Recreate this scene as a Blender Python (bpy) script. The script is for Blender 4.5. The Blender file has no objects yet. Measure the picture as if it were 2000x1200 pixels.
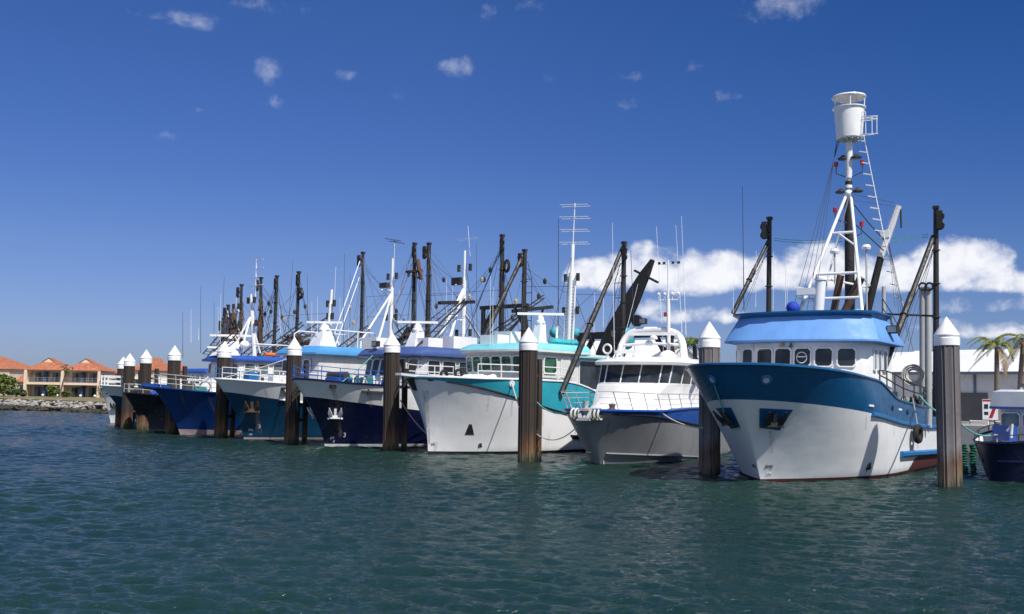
import bpy, bmesh, math, random
from mathutils import Vector as V, Matrix
R = math.radians
random.seed(7)
SC = bpy.context.scene
COL = SC.collection

# ------------------------------------------------------------------ camera
FPX, CAMH = 2000.0, 3.5
TH, PH = math.atan(173 / 2000), 0.018
cf = V((0, math.cos(TH), math.sin(TH)))
cr0 = V((1, 0, 0)); cu0 = V((0, -math.sin(TH), math.cos(TH)))
cr = cr0 * math.cos(PH) + cu0 * math.sin(PH)
cu = -cr0 * math.sin(PH) + cu0 * math.cos(PH)
CAM = V((0, 0, CAMH))
cd = bpy.data.cameras.new('camera'); cam = bpy.data.objects.new('camera', cd); COL.objects.link(cam)
cd.sensor_width = 36; cd.lens = 36; cd.clip_start = 0.3; cd.clip_end = 9000
cam.matrix_world = Matrix(((cr.x, cu.x, -cf.x, CAM.x), (cr.y, cu.y, -cf.y, CAM.y), (cr.z, cu.z, -cf.z, CAM.z), (0, 0, 0, 1)))
SC.camera = cam

# ------------------------------------------------------------------ sun, sky, exposure
SUN_EL = R(53)
sh = V((0.56, -0.83, 0)).normalized()
sund = V((sh.x * math.cos(SUN_EL), sh.y * math.cos(SUN_EL), math.sin(SUN_EL)))
sl = bpy.data.lights.new('sun', 'SUN'); so = bpy.data.objects.new('sun', sl); COL.objects.link(so)
sl.energy = 4.0; sl.angle = R(0.53); sl.color = (1, 0.95, 0.87)
so.rotation_euler = (-sund).to_track_quat('-Z', 'Y').to_euler()
SC.view_settings.view_transform = 'Standard'; SC.view_settings.look = 'None'
SC.view_settings.exposure = 0.45; SC.view_settings.gamma = 1
SC.render.film_transparent = False

def pdir(px, py):
    return (cf + cr * ((px - 1000) / FPX) + cu * ((600 - py) / FPX)).normalized()

wd = bpy.data.worlds.new('World'); SC.world = wd; wd.use_nodes = True
wn = wd.node_tree; wn.nodes.clear()
def N(nt, t, **k):
    n = nt.nodes.new(t)
    for a, b in k.items(): setattr(n, a, b)
    return n
def link(nt, a, b): nt.links.new(a, b)
def mth(nt, op, a, b=None, c=None, clamp=False):
    n = nt.nodes.new('ShaderNodeMath'); n.operation = op; n.use_clamp = clamp
    for i, x in enumerate((a, b, c)):
        if x is None: continue
        if hasattr(x, 'is_linked'): nt.links.new(x, n.inputs[i])
        else: n.inputs[i].default_value = x
    return n.outputs[0]
def build_world():
    nt = wn
    sky = N(nt, 'ShaderNodeTexSky', sky_type='NISHITA', sun_disc=False, sun_elevation=SUN_EL,
            sun_rotation=math.atan2(sund.x, sund.y), altitude=0, air_density=1.0, dust_density=0.35, ozone_density=3.0)
    hs = N(nt, 'ShaderNodeHueSaturation'); hs.inputs['Saturation'].default_value = 1.28; hs.inputs['Value'].default_value = 0.9
    hs.inputs['Hue'].default_value = 0.512
    link(nt, sky.outputs[0], hs.inputs['Color'])
    tc = N(nt, 'ShaderNodeTexCoord'); sx = N(nt, 'ShaderNodeSeparateXYZ'); link(nt, tc.outputs['Generated'], sx.inputs[0])
    X, Y, Z = sx.outputs
    az = mth(nt, 'ARCTAN2', X, Y); el = mth(nt, 'ARCSINE', Z)
    cx = N(nt, 'ShaderNodeCombineXYZ'); link(nt, az, cx.inputs[0]); link(nt, mth(nt, 'MULTIPLY', el, 1.15), cx.inputs[1])
    rp = N(nt, 'ShaderNodeValToRGB'); link(nt, mth(nt, 'MULTIPLY', el, 1 / R(32)), rp.inputs[0]); e = rp.color_ramp.elements
    e.new(.25); e.new(.5)
    for i, (p_, c_) in enumerate(((.04, (.49, .56, 1.0)), (.24, (.70, .71, .98)), (.44, (.70, .75, 1.0)), (.8, (.80, .86, 1.02)))): e[i].position = p_; e[i].color = (*[q * .735 for q in c_], 1)
    clr = N(nt, 'ShaderNodeMix', data_type='RGBA', blend_type='MULTIPLY'); clr.inputs['Factor'].default_value = 1; link(nt, hs.outputs[0], clr.inputs[6]); link(nt, rp.outputs[0], clr.inputs[7])
    pf = mth(nt, 'MULTIPLY', mth(nt, 'MULTIPLY_ADD', az, 1.5, .12, True), mth(nt, 'MULTIPLY', el, 2.6, None, True), None, True)
    pol = N(nt, 'ShaderNodeMix', data_type='RGBA', blend_type='MULTIPLY'); link(nt, pf, pol.inputs['Factor']); link(nt, clr.outputs[2], pol.inputs[6]); pol.inputs[7].default_value = (.35, .68, .80, 1)
    def noise(scale, detail, rough=0.55, off=0.0):
        n = N(nt, 'ShaderNodeTexNoise'); n.inputs['Scale'].default_value = scale; n.inputs['Detail'].default_value = detail
        n.inputs['Roughness'].default_value = rough; n.inputs['Distortion'].default_value = 0.25
        m = N(nt, 'ShaderNodeVectorMath', operation='ADD'); link(nt, cx.outputs[0], m.inputs[0]); m.inputs[1].default_value = (off, off * .7, 0)
        link(nt, m.outputs[0], n.inputs['Vector']); return n.outputs[0]
    def blob(px, py, rx, ry, s, flat=False):
        d = pdir(px, py); a0 = math.atan2(d.x, d.y); e0 = math.asin(d.z)
        u = mth(nt, 'MULTIPLY', mth(nt, 'SUBTRACT', az, a0), FPX / rx)
        w = mth(nt, 'MULTIPLY', mth(nt, 'SUBTRACT', el, e0), FPX / ry)
        if flat:      # cumulus: a flatter base than top
            w = mth(nt, 'MAXIMUM', w, mth(nt, 'MULTIPLY', w, -1.7))
        q = mth(nt, 'ADD', mth(nt, 'MULTIPLY', u, u), mth(nt, 'MULTIPLY', w, w))
        return mth(nt, 'MULTIPLY', mth(nt, 'SUBTRACT', 1.0, q), s)
    def ablob(a, e, ra, re, s):      # the same, by bearing and height in degrees: unseen clouds added behind the camera to brighten the fronts
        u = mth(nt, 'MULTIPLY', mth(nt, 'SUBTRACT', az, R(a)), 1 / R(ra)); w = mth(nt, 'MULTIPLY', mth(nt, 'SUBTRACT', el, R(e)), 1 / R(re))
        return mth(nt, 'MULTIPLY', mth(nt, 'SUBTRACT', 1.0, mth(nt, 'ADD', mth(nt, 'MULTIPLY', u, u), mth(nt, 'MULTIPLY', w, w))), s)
    def union(bs):
        o = bs[0]
        for b in bs[1:]: o = mth(nt, 'SMOOTH_MAX', o, b, 0.12)
        return o
    cum = union([blob(*b, True) for b in [
        (1165, 545, 70, 45, 1), (1265, 535, 95, 62, 1), (1360, 548, 95, 60, 1), (1410, 535, 90, 48, 1), (1500, 540, 110, 50, 1), (1585, 530, 110, 55, 1),
        (1680, 545, 100, 45, .9), (1760, 545, 90, 45, .8), (1855, 530, 85, 62, 1), (1905, 515, 60, 42, .9), (1960, 555, 90, 34, .9), (2080, 560, 90, 40, .8),
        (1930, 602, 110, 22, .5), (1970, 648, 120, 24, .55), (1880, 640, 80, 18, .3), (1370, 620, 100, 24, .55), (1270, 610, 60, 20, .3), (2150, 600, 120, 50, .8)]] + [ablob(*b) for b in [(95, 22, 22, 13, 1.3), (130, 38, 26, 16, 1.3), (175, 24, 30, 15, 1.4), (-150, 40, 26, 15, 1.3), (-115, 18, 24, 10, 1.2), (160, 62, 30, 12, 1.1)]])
    n1 = noise(16, 3, .5); n2 = noise(48, 5, .55, 3.1)
    nn = mth(nt, 'ADD', mth(nt, 'MULTIPLY', mth(nt, 'SUBTRACT', n1, .5), 1.7), mth(nt, 'MULTIPLY', mth(nt, 'SUBTRACT', n2, .5), 1.3))
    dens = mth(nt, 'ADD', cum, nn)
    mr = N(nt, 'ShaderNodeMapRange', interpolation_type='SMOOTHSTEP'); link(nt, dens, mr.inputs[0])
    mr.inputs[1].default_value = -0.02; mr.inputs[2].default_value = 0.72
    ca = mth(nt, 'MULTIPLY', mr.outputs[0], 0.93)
    wisp = union([blob(*b) for b in [
        (375, 38, 62, 20, 1), (300, 30, 40, 10, .5), (500, 10, 90, 14, .5), (522, 142, 34, 28, 1), (545, 200, 30, 14, .5), (385, 216, 16, 8, .75), (898, 132, 42, 22, .95), (680, 152, 24, 14, .6),
        (955, 22, 30, 18, .8), (1225, 200, 34, 20, .8), (1235, 152, 26, 12, .5), (1420, 190, 36, 14, .5), (1520, 12, 90, 34, 1.1), (1335, 130, 30, 14, .35), (1085, 158, 30, 12, .3), (780, 185, 24, 12, .35), (320, 265, 26, 8, .4), (1030, 10, 30, 14, .4)]])
    n3 = noise(34, 8, .66, 7.7)
    wden = mth(nt, 'ADD', wisp, mth(nt, 'MULTIPLY', mth(nt, 'SUBTRACT', n3, .5), 4.2))
    mw = N(nt, 'ShaderNodeMapRange', interpolation_type='SMOOTHSTEP'); link(nt, wden, mw.inputs[0])
    mw.inputs[1].default_value = .1; mw.inputs[2].default_value = 2.7
    wa = mth(nt, 'MULTIPLY', mth(nt, 'MULTIPLY', mw.outputs[0], mth(nt, 'GREATER_THAN', wisp, -1.2)), .55)
    # cloud brightness: denser parts whiter, thin parts bluish grey
    ramp = N(nt, 'ShaderNodeValToRGB'); link(nt, mth(nt, 'MULTIPLY_ADD', n2, .9, mth(nt, 'MULTIPLY', dens, .28)), ramp.inputs[0])
    ramp.color_ramp.elements[0].position = .2; ramp.color_ramp.elements[0].color = (3.6, 4.1, 5.4, 1)
    ramp.color_ramp.elements[1].position = .8; ramp.color_ramp.elements[1].color = (7.3, 7.3, 7.6, 1)
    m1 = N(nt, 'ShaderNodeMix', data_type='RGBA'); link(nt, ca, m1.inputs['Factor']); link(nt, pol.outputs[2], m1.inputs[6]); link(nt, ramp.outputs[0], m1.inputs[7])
    m2 = N(nt, 'ShaderNodeMix', data_type='RGBA'); link(nt, wa, m2.inputs['Factor']); link(nt, m1.outputs[2], m2.inputs[6]); m2.inputs[7].default_value = (6.3, 6.6, 7.3, 1)
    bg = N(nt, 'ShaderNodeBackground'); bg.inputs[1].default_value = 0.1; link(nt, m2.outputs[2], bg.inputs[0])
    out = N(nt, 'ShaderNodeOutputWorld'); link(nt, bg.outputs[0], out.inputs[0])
build_world()

# ------------------------------------------------------------------ materials
M = {}
def base_mat(name):
    m = bpy.data.materials.new(name); m.use_nodes = True; nt = m.node_tree
    b = nt.nodes['Principled BSDF']; M[name] = m
    return m, nt, b
def tex(nt, scale, detail=4, rough=.55, vec=None, stretch=None):
    tc = nt.nodes.new('ShaderNodeTexCoord'); n = nt.nodes.new('ShaderNodeTexNoise')
    n.inputs['Scale'].default_value = scale; n.inputs['Detail'].default_value = detail; n.inputs['Roughness'].default_value = rough
    mp = nt.nodes.new('ShaderNodeMapping'); nt.links.new(tc.outputs['Object'], mp.inputs[0])
    if stretch: mp.inputs['Scale'].default_value = stretch
    nt.links.new(mp.outputs[0], n.inputs['Vector'])
    return n.outputs[0]
def ramp(nt, src, stops):
    r = nt.nodes.new('ShaderNodeValToRGB'); nt.links.new(src, r.inputs[0])
    e = r.color_ramp.elements
    while len(e) < len(stops): e.new(.5)
    for i, (p, c) in enumerate(stops): e[i].position = p; e[i].color = (*c, 1) if len(c) == 3 else c
    return r.outputs[0]
def mix(nt, f, a, b, mode='MIX'):
    n = nt.nodes.new('ShaderNodeMix'); n.data_type = 'RGBA'; n.blend_type = mode
    for s, x in ((n.inputs['Factor'], f), (n.inputs[6], a), (n.inputs[7], b)):
        if hasattr(x, 'is_linked'): nt.links.new(x, s)
        else: s.default_value = x if not isinstance(x, tuple) else ((*x, 1) if len(x) == 3 else x)
    return n.outputs[2]
def bump(nt, b, h, strength, dist):
    n = nt.nodes.new('ShaderNodeBump'); n.inputs['Strength'].default_value = strength; n.inputs['Distance'].default_value = dist
    nt.links.new(h, n.inputs['Height']); nt.links.new(n.outputs[0], b.inputs['Normal'])
def paint(name, col, rough=.35, dirt=.25, dcol=None, rust=0.0, dent=.0, var=.10):
    m, nt, b = base_mat(name)
    lo = tuple(c * (1 - var) for c in col); hi = tuple(min(1, c * (1 + var)) for c in col)
    c = ramp(nt, tex(nt, .9, 5), [(.3, lo), (.7, hi)])
    if dirt:
        dc = dcol or tuple(x * .45 + .015 for x in col)
        f = ramp(nt, tex(nt, 1.0, 6, .65, stretch=(3.2, 3.2, .28)), [(.52, (0, 0, 0)), (.78, (dirt, dirt, dirt))])
        c = mix(nt, f, c, dc)
    if rust:
        f = ramp(nt, tex(nt, 1.3, 6, .7, stretch=(2.2, 2.2, .35)), [(.60, (0, 0, 0)), (.75, (rust, rust, rust))])
        c = mix(nt, f, c, (.16, .07, .03))
    nt.links.new(c, b.inputs['Base Color'])
    rr = ramp(nt, tex(nt, 3.5, 4), [(.3, (rough * .8,) * 3), (.7, (min(1, rough * 1.35),) * 3)])
    nt.links.new(rr, b.inputs['Roughness'])
    if dent: bump(nt, b, tex(nt, .85, 2, .4), .6, dent)
    return m
def plain(name, col, rough=.5, metal=0.0):
    m, nt, b = base_mat(name); b.inputs['Roughness'].default_value = rough; b.inputs['Metallic'].default_value = metal
    c = ramp(nt, tex(nt, 4, 4), [(.3, tuple(x * .85 for x in col)), (.7, tuple(min(1, x * 1.12) for x in col))])
    nt.links.new(c, b.inputs['Base Color']); return m
W_ = (.78, .79, .80)
paint('hull_white', (.79, .80, .82), .36, .22, (.58, .58, .56), rust=.10, dent=.045, var=.03)
paint('hull_white_worn', (.76, .765, .78), .38, .3, (.54, .53, .50), rust=.22, dent=.045, var=.04)
paint('hull_deep_blue', (.006, .092, .235), .3, .2, dent=.05)
paint('trim_blue', (.012, .14, .36), .35, .15)
paint('hull_navy', (.003, .0055, .036), .3, .12, (.012, .015, .045), dent=.05)
paint('hull_black', (.006, .007, .020), .3, .25, (.02, .022, .03), dent=.05)
paint('hull_teal', (.003, .040, .098), .32, .22, dent=.05)
paint('hull_mid_blue', (.003, .035, .17), .3, .2, dent=.04)
paint('turquoise', (.03, .34, .44), .32, .22, dent=.04)
paint('grey_alloy', (.25, .26, .28), .35, .3, (.2, .2, .2), dent=.03)
paint('royal_blue', (.015, .085, .38), .3, .15)
paint('antifoul_red', (.085, .015, .017), .7, .4)
paint('boot_black', (.012, .012, .014), .5, .3, (.05, .05, .045))
paint('boot_pink', (.42, .30, .29), .6, .4)
paint('boot_white', (.6, .6, .6), .5, .4)
paint('white', W_, .35, .16, (.5, .5, .47))
paint('white_gloss', (.82, .82, .82), .2, .08, (.6, .6, .58))
paint('offwhite', (.60, .61, .60), .45, .25)
paint('light_blue', (.135, .315, .67), .55, .2)
paint('roof_sky_blue', (.075, .29, .60), .4, .2)
paint('roof_purple_blue', (.05, .09, .25), .4, .2)
paint('roof_turquoise', (.20, .56, .63), .5, .25)
paint('roof_royal', (.02, .075, .35), .4, .2)
paint('black_steel', (.017, .016, .017), .55, .4, (.06, .055, .05), rust=.35)
paint('dark_steel', (.035, .032, .03), .6, .4, (.08, .07, .06), rust=.6)
paint('brown_rust', (.10, .055, .035), .8, .4, (.04, .03, .025))
paint('galvanised', (.42, .43, .44), .45, .3)
paint('deck_grey', (.28, .29, .30), .7, .4)
paint('deck_green', (.02, .16, .15), .6, .3)
plain('rubber', (.012, .012, .012), .8)
plain('rope_white', (.55, .55, .5), .9)
plain('rope_green', (.12, .42, .36), .8)
plain('rope_tan', (.36, .30, .22), .9)
plain('wire', (.06, .065, .075), .5)
plain('ladder_blue', (.03, .05, .11), .5)
plain('whip_dark', (.03, .035, .05), .5)
plain('whip_white', (.75, .77, .8), .4)
plain('red_lamp', (.4, .02, .03), .3)
plain('orange', (.7, .16, .02), .6)
plain('canvas_blue', (.01, .05, .40), .8)
plain('canvas_turquoise', (.03, .36, .40), .8)
plain('net_green', (.01, .09, .06), .95)
plain('net_brown', (.10, .055, .035), .95)
plain('mark_black', (.015, .015, .018), .6)
plain('mark_white', (.75, .76, .78), .5)
plain('blue_glassy', (.03, .12, .22), .2)
def glass(name, col, rough=.04):
    m, nt, b = base_mat(name)
    c = ramp(nt, tex(nt, 1.1, 3), [(.35, tuple(x * .5 for x in col)), (.65, tuple(x * 1.4 for x in col))])  # uneven base colour stands in for varied reflections in the panes
    nt.links.new(c, b.inputs['Base Color']); b.inputs['Roughness'].default_value = rough
    bump(nt, b, tex(nt, .7, 1), .2, .02)
glass('glass', (.03, .038, .046)); glass('glass_green', (.03, .10, .06)); glass('glass_grey', (.16, .19, .21), .1)

def pile_mat(name, up, mid):
    m, nt, b = base_mat(name)
    tc = nt.nodes.new('ShaderNodeTexCoord'); s = nt.nodes.new('ShaderNodeSeparateXYZ'); nt.links.new(tc.outputs['Object'], s.inputs[0])
    n1 = tex(nt, 1.0, 5, .65, stretch=(5, 5, .35)); n2 = tex(nt, 5, 5, .7)
    z = mth(nt, 'ADD', s.outputs[2], mth(nt, 'MULTIPLY', mth(nt, 'SUBTRACT', n1, .5), 2.0))
    c = ramp(nt, mth(nt, 'MULTIPLY', z, 1 / 7), [(0.0, (.030, .028, .014)), (.055, (.14, .115, .06)), (.09, (.17, .09, .045)), (.15, (.11, .055, .03)), (.24, mid), (.42, up)])
    c = mix(nt, ramp(nt, n1, [(.4, (0, 0, 0)), (.75, (.55,) * 3)]), c, tuple(x * 1.7 for x in up))
    c = mix(nt, ramp(nt, n2, [(.5, (0, 0, 0)), (.8, (.5,) * 3)]), c, tuple(x * .4 for x in mid))
    nt.links.new(c, b.inputs['Base Color']); b.inputs['Roughness'].default_value = .85
    bump(nt, b, n2, .5, .03)
pile_mat('pile_grey', (.125, .115, .122), (.20, .185, .185))
pile_mat('pile_brown', (.030, .022, .018), (.036, .025, .020))

# ------------------------------------------------------------------ mesh builder
class MB:
    def __init__(s): s.v = []; s.f = []; s.mi = []; s.ml = []; s.k = 0
    def mat(s, n):
        if n not in s.ml: s.ml.append(n)
        s.k = s.ml.index(n); return s
    def add(s, vs, fs):
        o = len(s.v); s.v += [tuple(p) for p in vs]
        for f in fs: s.f.append(tuple(i + o for i in f)); s.mi.append(s.k)
        return s
    def tube(s, pts, r, n=6, r2=None, cap=True):
        pts = [V(p) for p in pts]; L = len(pts); vs = []; fs = []
        for i, p in enumerate(pts):
            t = (pts[min(i + 1, L - 1)] - pts[max(i - 1, 0)])
            if t.length < 1e-9: t = V((0, 0, 1))
            t.normalize(); ref = V((0, 0, 1)) if abs(t.z) < .95 else V((1, 0, 0))
            a = t.cross(ref).normalized(); b = t.cross(a)
            rr = r if r2 is None else r + (r2 - r) * i / (L - 1)
            for j in range(n):
                g = 2 * math.pi * (j + .5) / n; vs.append(p + a * (rr * math.cos(g)) + b * (rr * math.sin(g)))
        for i in range(L - 1):
            for j in range(n): fs.append((i * n + j, i * n + (j + 1) % n, (i + 1) * n + (j + 1) % n, (i + 1) * n + j))
        if cap: fs += [tuple(range(n))[::-1], tuple((L - 1) * n + j for j in range(n))]
        return s.add(vs, fs)
    def beam(s, a, b, w, h=None, up=(0, 0, 1)):
        a, b = V(a), V(b); h = h or w; t = (b - a).normalized(); u = V(up)
        if abs(t.dot(u)) > .97: u = V((1, 0, 0))
        x = t.cross(u).normalized(); y = x.cross(t)
        c = [(-1, -1), (1, -1), (1, 1), (-1, 1)]
        vs = [p + x * (i * w / 2) + y * (j * h / 2) for p in (a, b) for i, j in c]
        return s.add(vs, [(3, 2, 1, 0), (4, 5, 6, 7), (0, 1, 5, 4), (1, 2, 6, 5), (2, 3, 7, 6), (3, 0, 4, 7)])
    def box(s, c, d, rz=0.0):
        co, si = math.cos(rz), math.sin(rz); vs = []
        for k in (-1, 1):
            for i, j in ((-1, -1), (1, -1), (1, 1), (-1, 1)):
                x, y = i * d[0] / 2, j * d[1] / 2; vs.append((c[0] + x * co - y * si, c[1] + x * si + y * co, c[2] + k * d[2] / 2))
        return s.add(vs, [(3, 2, 1, 0), (4, 5, 6, 7), (0, 1, 5, 4), (1, 2, 6, 5), (2, 3, 7, 6), (3, 0, 4, 7)])
    def lathe(s, prof, c=(0, 0, 0), n=16, mats=None):
        for k in range(len(prof) - 1):
            if mats: s.mat(mats[k])
            (r0, z0), (r1, z1) = prof[k], prof[k + 1]; vs = []
            for r, z in ((r0, z0), (r1, z1)):
                for j in range(n): g = 2 * math.pi * j / n; vs.append((c[0] + r * math.cos(g), c[1] + r * math.sin(g), c[2] + z))
            s.add(vs, [(j, (j + 1) % n, n + (j + 1) % n, n + j) for j in range(n)])
        return s
    def loft(s, loops, cap0=True, cap1=True):
        n = len(loops[0]); vs = [p for l in loops for p in l]; fs = []
        for i in range(len(loops) - 1):
            for j in range(n): fs.append((i * n + j, i * n + (j + 1) % n, (i + 1) * n + (j + 1) % n, (i + 1) * n + j))
        if cap0: fs.append(tuple(range(n))[::-1])
        if cap1: fs.append(tuple((len(loops) - 1) * n + j for j in range(n)))
        return s.add(vs, fs)
    def ball(s, c, r, n=8, sz=1.0):
        return s.lathe([(r * math.sin(math.pi * i / n) + 1e-4, -r * sz * math.cos(math.pi * i / n)) for i in range(n + 1)], c, 2 * n)
    def torus(s, c, Rr, r, ax, n=16, m=6):
        ax = V(ax).normalized(); ref = V((0, 0, 1)) if abs(ax.z) < .9 else V((1, 0, 0))
        a = ax.cross(ref).normalized(); b = ax.cross(a); c = V(c); vs = []; fs = []
        for i in range(n):
            g = 2 * math.pi * i / n; d = a * math.cos(g) + b * math.sin(g)
            for j in range(m):
                h = 2 * math.pi * j / m; vs.append(c + d * (Rr + r * math.cos(h)) + ax * (r * math.sin(h)))
        for i in range(n):
            for j in range(m): fs.append((i * m + j, ((i + 1) % n) * m + j, ((i + 1) % n) * m + (j + 1) % m, i * m + (j + 1) % m))
        return s.add(vs, fs)
    def disc(s, c, r, ax, th=.03, n=20):
        ax = V(ax).normalized(); c = V(c)
        return s.tube([c - ax * th / 2, c + ax * th / 2], r, n)
    def build(s, name, parent=None, smooth=38):
        me = bpy.data.meshes.new(name); me.from_pydata(s.v, [], s.f)
        for n in s.ml: me.materials.append(M[n])
        if len(s.ml) > 1: me.polygons.foreach_set('material_index', s.mi)
        bm = bmesh.new(); bm.from_mesh(me); bmesh.ops.remove_doubles(bm, verts=bm.verts, dist=1e-4)
        bmesh.ops.recalc_face_normals(bm, faces=bm.faces); bm.to_mesh(me); bm.free()
        if smooth:
            me.shade_smooth(); me.set_sharp_from_angle(angle=R(smooth))
        o = bpy.data.objects.new(name, me); COL.objects.link(o)
        if parent: o.parent = parent
        return o

def tag(o, label=None, cat=None, group=None, kind=None):
    for k, v in (('label', label), ('category', cat), ('group', group), ('kind', kind)):
        if v: o[k] = v
    return o
def empty(name, loc, rz, label, cat, group=None):
    o = bpy.data.objects.new(name, None); COL.objects.link(o); o.empty_display_size = .2
    o.location = loc; o.rotation_euler = (0, 0, rz); return tag(o, label, cat, group)
def copy_tree(o, parent=None):
    c = o.copy(); COL.objects.link(c); c.parent = parent
    for ch in list(o.children): copy_tree(ch, c)
    return c
def ground(px, py, z=0.0):
    d = pdir(px, py); return CAM + d * ((z - CAMH) / d.z)
def atdepth(px, py, Y):
    d = pdir(px, py); return CAM + d * (Y / d.y)

def lerp_list(L, x):
    if x <= L[0][0]: return L[0][1]
    for (a, p), (b, q) in zip(L, L[1:]):
        if x <= b:
            t = (x - a) / (b - a); return p + (q - p) * t
    return L[-1][1]
def smooth_list(L, x, w=.5):
    return sum(lerp_list(L, x + d * w) * k for d, k in ((-1, .15), (-.5, .22), (0, .26), (.5, .22), (1, .15)))

# ------------------------------------------------------------------ boats
class Boat:
    """a boat in its own frame: x ahead from the foot of the stem, y to port, z up from the water"""
    def __init__(s, name, px, py, ang, label, cat='boat', group='boats moored bow out along the piles'):
        s.o = ground(px, py); a = R(ang); s.h = V((math.cos(a), math.sin(a), 0)); s.n = V((-math.sin(a), math.cos(a), 0))
        s.root = empty(name, s.o, a, label, cat, group)
    def c(s, px, py, yl=0.0):          # where the sight line of a photo point meets the fore-and-aft plane y = yl
        d = pdir(px, py); k = (yl - (CAM - s.o).dot(s.n)) / d.dot(s.n); p = CAM + d * k - s.o
        return V((p.dot(s.h), yl, p.z))
    def t(s, px, py, xl):              # ... and the athwartships plane x = xl
        d = pdir(px, py); k = (xl - (CAM - s.o).dot(s.h)) / d.dot(s.h); p = CAM + d * k - s.o
        return V((xl, p.dot(s.n), p.z))
    def world(s, p): return s.o + s.h * p[0] + s.n * p[1] + V((0, 0, p[2]))
    def hull(s, L, B, sheer, band, boot, r, Lw, Ld, mats, Bw=.93, rake=1.25, ed=.5, ew=1.0, bul=.8, cap='white', stern_cap=True, knuckle=0, deck='deck_grey', wave=.5):
        s.L = L; s.sheer = lambda l: smooth_list(sheer, l, wave); s.band = lambda l: smooth_list(band, l, wave); s.boot = lambda l: smooth_list(boot, l, .2)
        zb = sheer[0][1]
        def xs(z):
            t = max(z, -.5) / zb
            return r * (t ** rake if t > 0 else t * .6)
        def pt(l, z, side=1, off=0.0):
            zs = s.sheer(l); t = max(0., min(1., z / zs))
            Le = Lw + (Ld - Lw) * t ** 1.25; Bb = B * (Bw + (1 - Bw) * t); e = ew + (ed - ew) * t ** .9
            q = min(l / Le, 1.0); y = Bb * max(0, (1 - (1 - q) ** 2)) ** e
            if knuckle: y *= 1 - knuckle * max(0, .28 - t) / .28
            if z < 0: y *= 1 + z * .35
            y *= 1 - .14 * max(0, (l - L * .6) / (L * .4)) ** 2
            return V((xs(z) * (1 - l / L) - l, side * (y + off), z))
        s.pt = pt
        def nrm(l, z, side=1):
            a = pt(l + .05, z, side) - pt(max(l - .05, 0.001), z, side); b = pt(l, z + .05, side) - pt(l, z - .05, side)
            n = a.cross(b).normalized(); return n if n.y * side > 0 else -n
        s.nrm = nrm
        NL = 44; ls = [L * (i / NL) ** 1.9 for i in range(NL + 1)]
        bounds = [lambda l: -.5, s.boot, s.band, s.sheer]; subs = [2, 9, 7]
        mb = MB()
        for side in (1, -1):
            for b in range(3):
                mb.mat(mats[b]); grid = []
                for l in ls:
                    z0, z1 = bounds[b](l), bounds[b + 1](l)
                    grid.append([pt(l, z0 + (z1 - z0) * k / subs[b], side) for k in range(subs[b] + 1)])
                n = subs[b] + 1
                mb.add([p for g in grid for p in g], [(i * n + k, (i + 1) * n + k, (i + 1) * n + k + 1, i * n + k + 1) for i in range(NL) for k in range(n - 1)])
        # transom
        for b in range(3):
            mb.mat(mats[b]); z0, z1 = bounds[b](L), bounds[b + 1](L)
            mb.add([pt(L, z0, 1), pt(L, z1, 1), pt(L, z1, -1), pt(L, z0, -1)], [(0, 1, 2, 3)])
        s.hull_o = mb.build('hull', s.root, 50)
        # bulwark: inner face, capping rail and the deck inside it
        mb = MB().mat('white')
        for side in (1, -1):
            g = []
            for l in ls[1:]:
                zd = s.sheer(l) - bul; p = pt(l, s.sheer(l), side); q = p.copy(); q.y = side * max(0, abs(q.y) - .10); q.x -= .08
                d = pt(l, zd, side); d.y = side * max(0, abs(d.y) - .10); d.x -= .08; g.append((p, q, d))
            mb.add([p for t in g for p in t], [(i * 3 + k, i * 3 + 3 + k, i * 3 + 4 + k, i * 3 + 1 + k) for i in range(len(g) - 1) for k in range(2)])
        mb.build('bulwark', s.root)
        mb = MB().mat(deck); g = []
        for l in ls[2:]:
            z = s.sheer(l) - bul + .01; p = pt(l, z, 1); y = max(0, p.y - .12); g += [V((p.x - .1, y, z)), V((p.x - .1, -y, z))]
        mb.add(g, [(2 * i, 2 * i + 1, 2 * i + 3, 2 * i + 2) for i in range(len(g) // 2 - 1)])
        mb.build('deck', s.root)
        mb = MB().mat(cap)
        path = [pt(l, s.sheer(l) + .02, 1) for l in ls[::-1]] + [pt(l, s.sheer(l) + .02, -1) for l in ls[1:]]
        mb.tube(path, .065, 6); mb.build('capping_rail', s.root)
        return s
    def strake(s, name, fz, l0, l1, r, mat, n=30, sides=(1, -1), off=.03):
        mb = MB().mat(mat)
        for side in sides:
            mb.tube([s.pt(l0 + (l1 - l0) * i / n, fz(l0 + (l1 - l0) * i / n), side, off) for i in range(n + 1)], r, 6)
        return mb.build(name, s.root)
    def patch(s, mb, corners, side, off, n=6):
        """a plate that follows the hull: corners (l, z) fore-low, aft-low, aft-high, fore-high"""
        (a, b, c, d) = corners; g = []
        for dd in (off, off * .2):
            for i in range(n + 1):
                for j in range(n + 1):
                    u, w = i / n, j / n
                    l = (a[0] * (1 - u) + b[0] * u) * (1 - w) + (d[0] * (1 - u) + c[0] * u) * w
                    z = (a[1] * (1 - u) + b[1] * u) * (1 - w) + (d[1] * (1 - u) + c[1] * u) * w
                    g.append(s.pt(l, z, side) + s.nrm(l, z, side) * dd)
        m = n + 1; K = m * m
        fs = [(i * m + j, (i + 1) * m + j, (i + 1) * m + j + 1, i * m + j + 1) for i in range(n) for j in range(n)]
        rim = [(i, 0) for i in range(n)] + [(n, j) for j in range(n)] + [(i, n) for i in range(n, 0, -1)] + [(0, j) for j in range(n, 0, -1)]
        ids = [i * m + j for i, j in rim]
        fs += [(ids[k], ids[(k + 1) % len(ids)], ids[(k + 1) % len(ids)] + K, ids[k] + K) for k in range(len(ids))]
        mb.add(g, fs)
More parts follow.
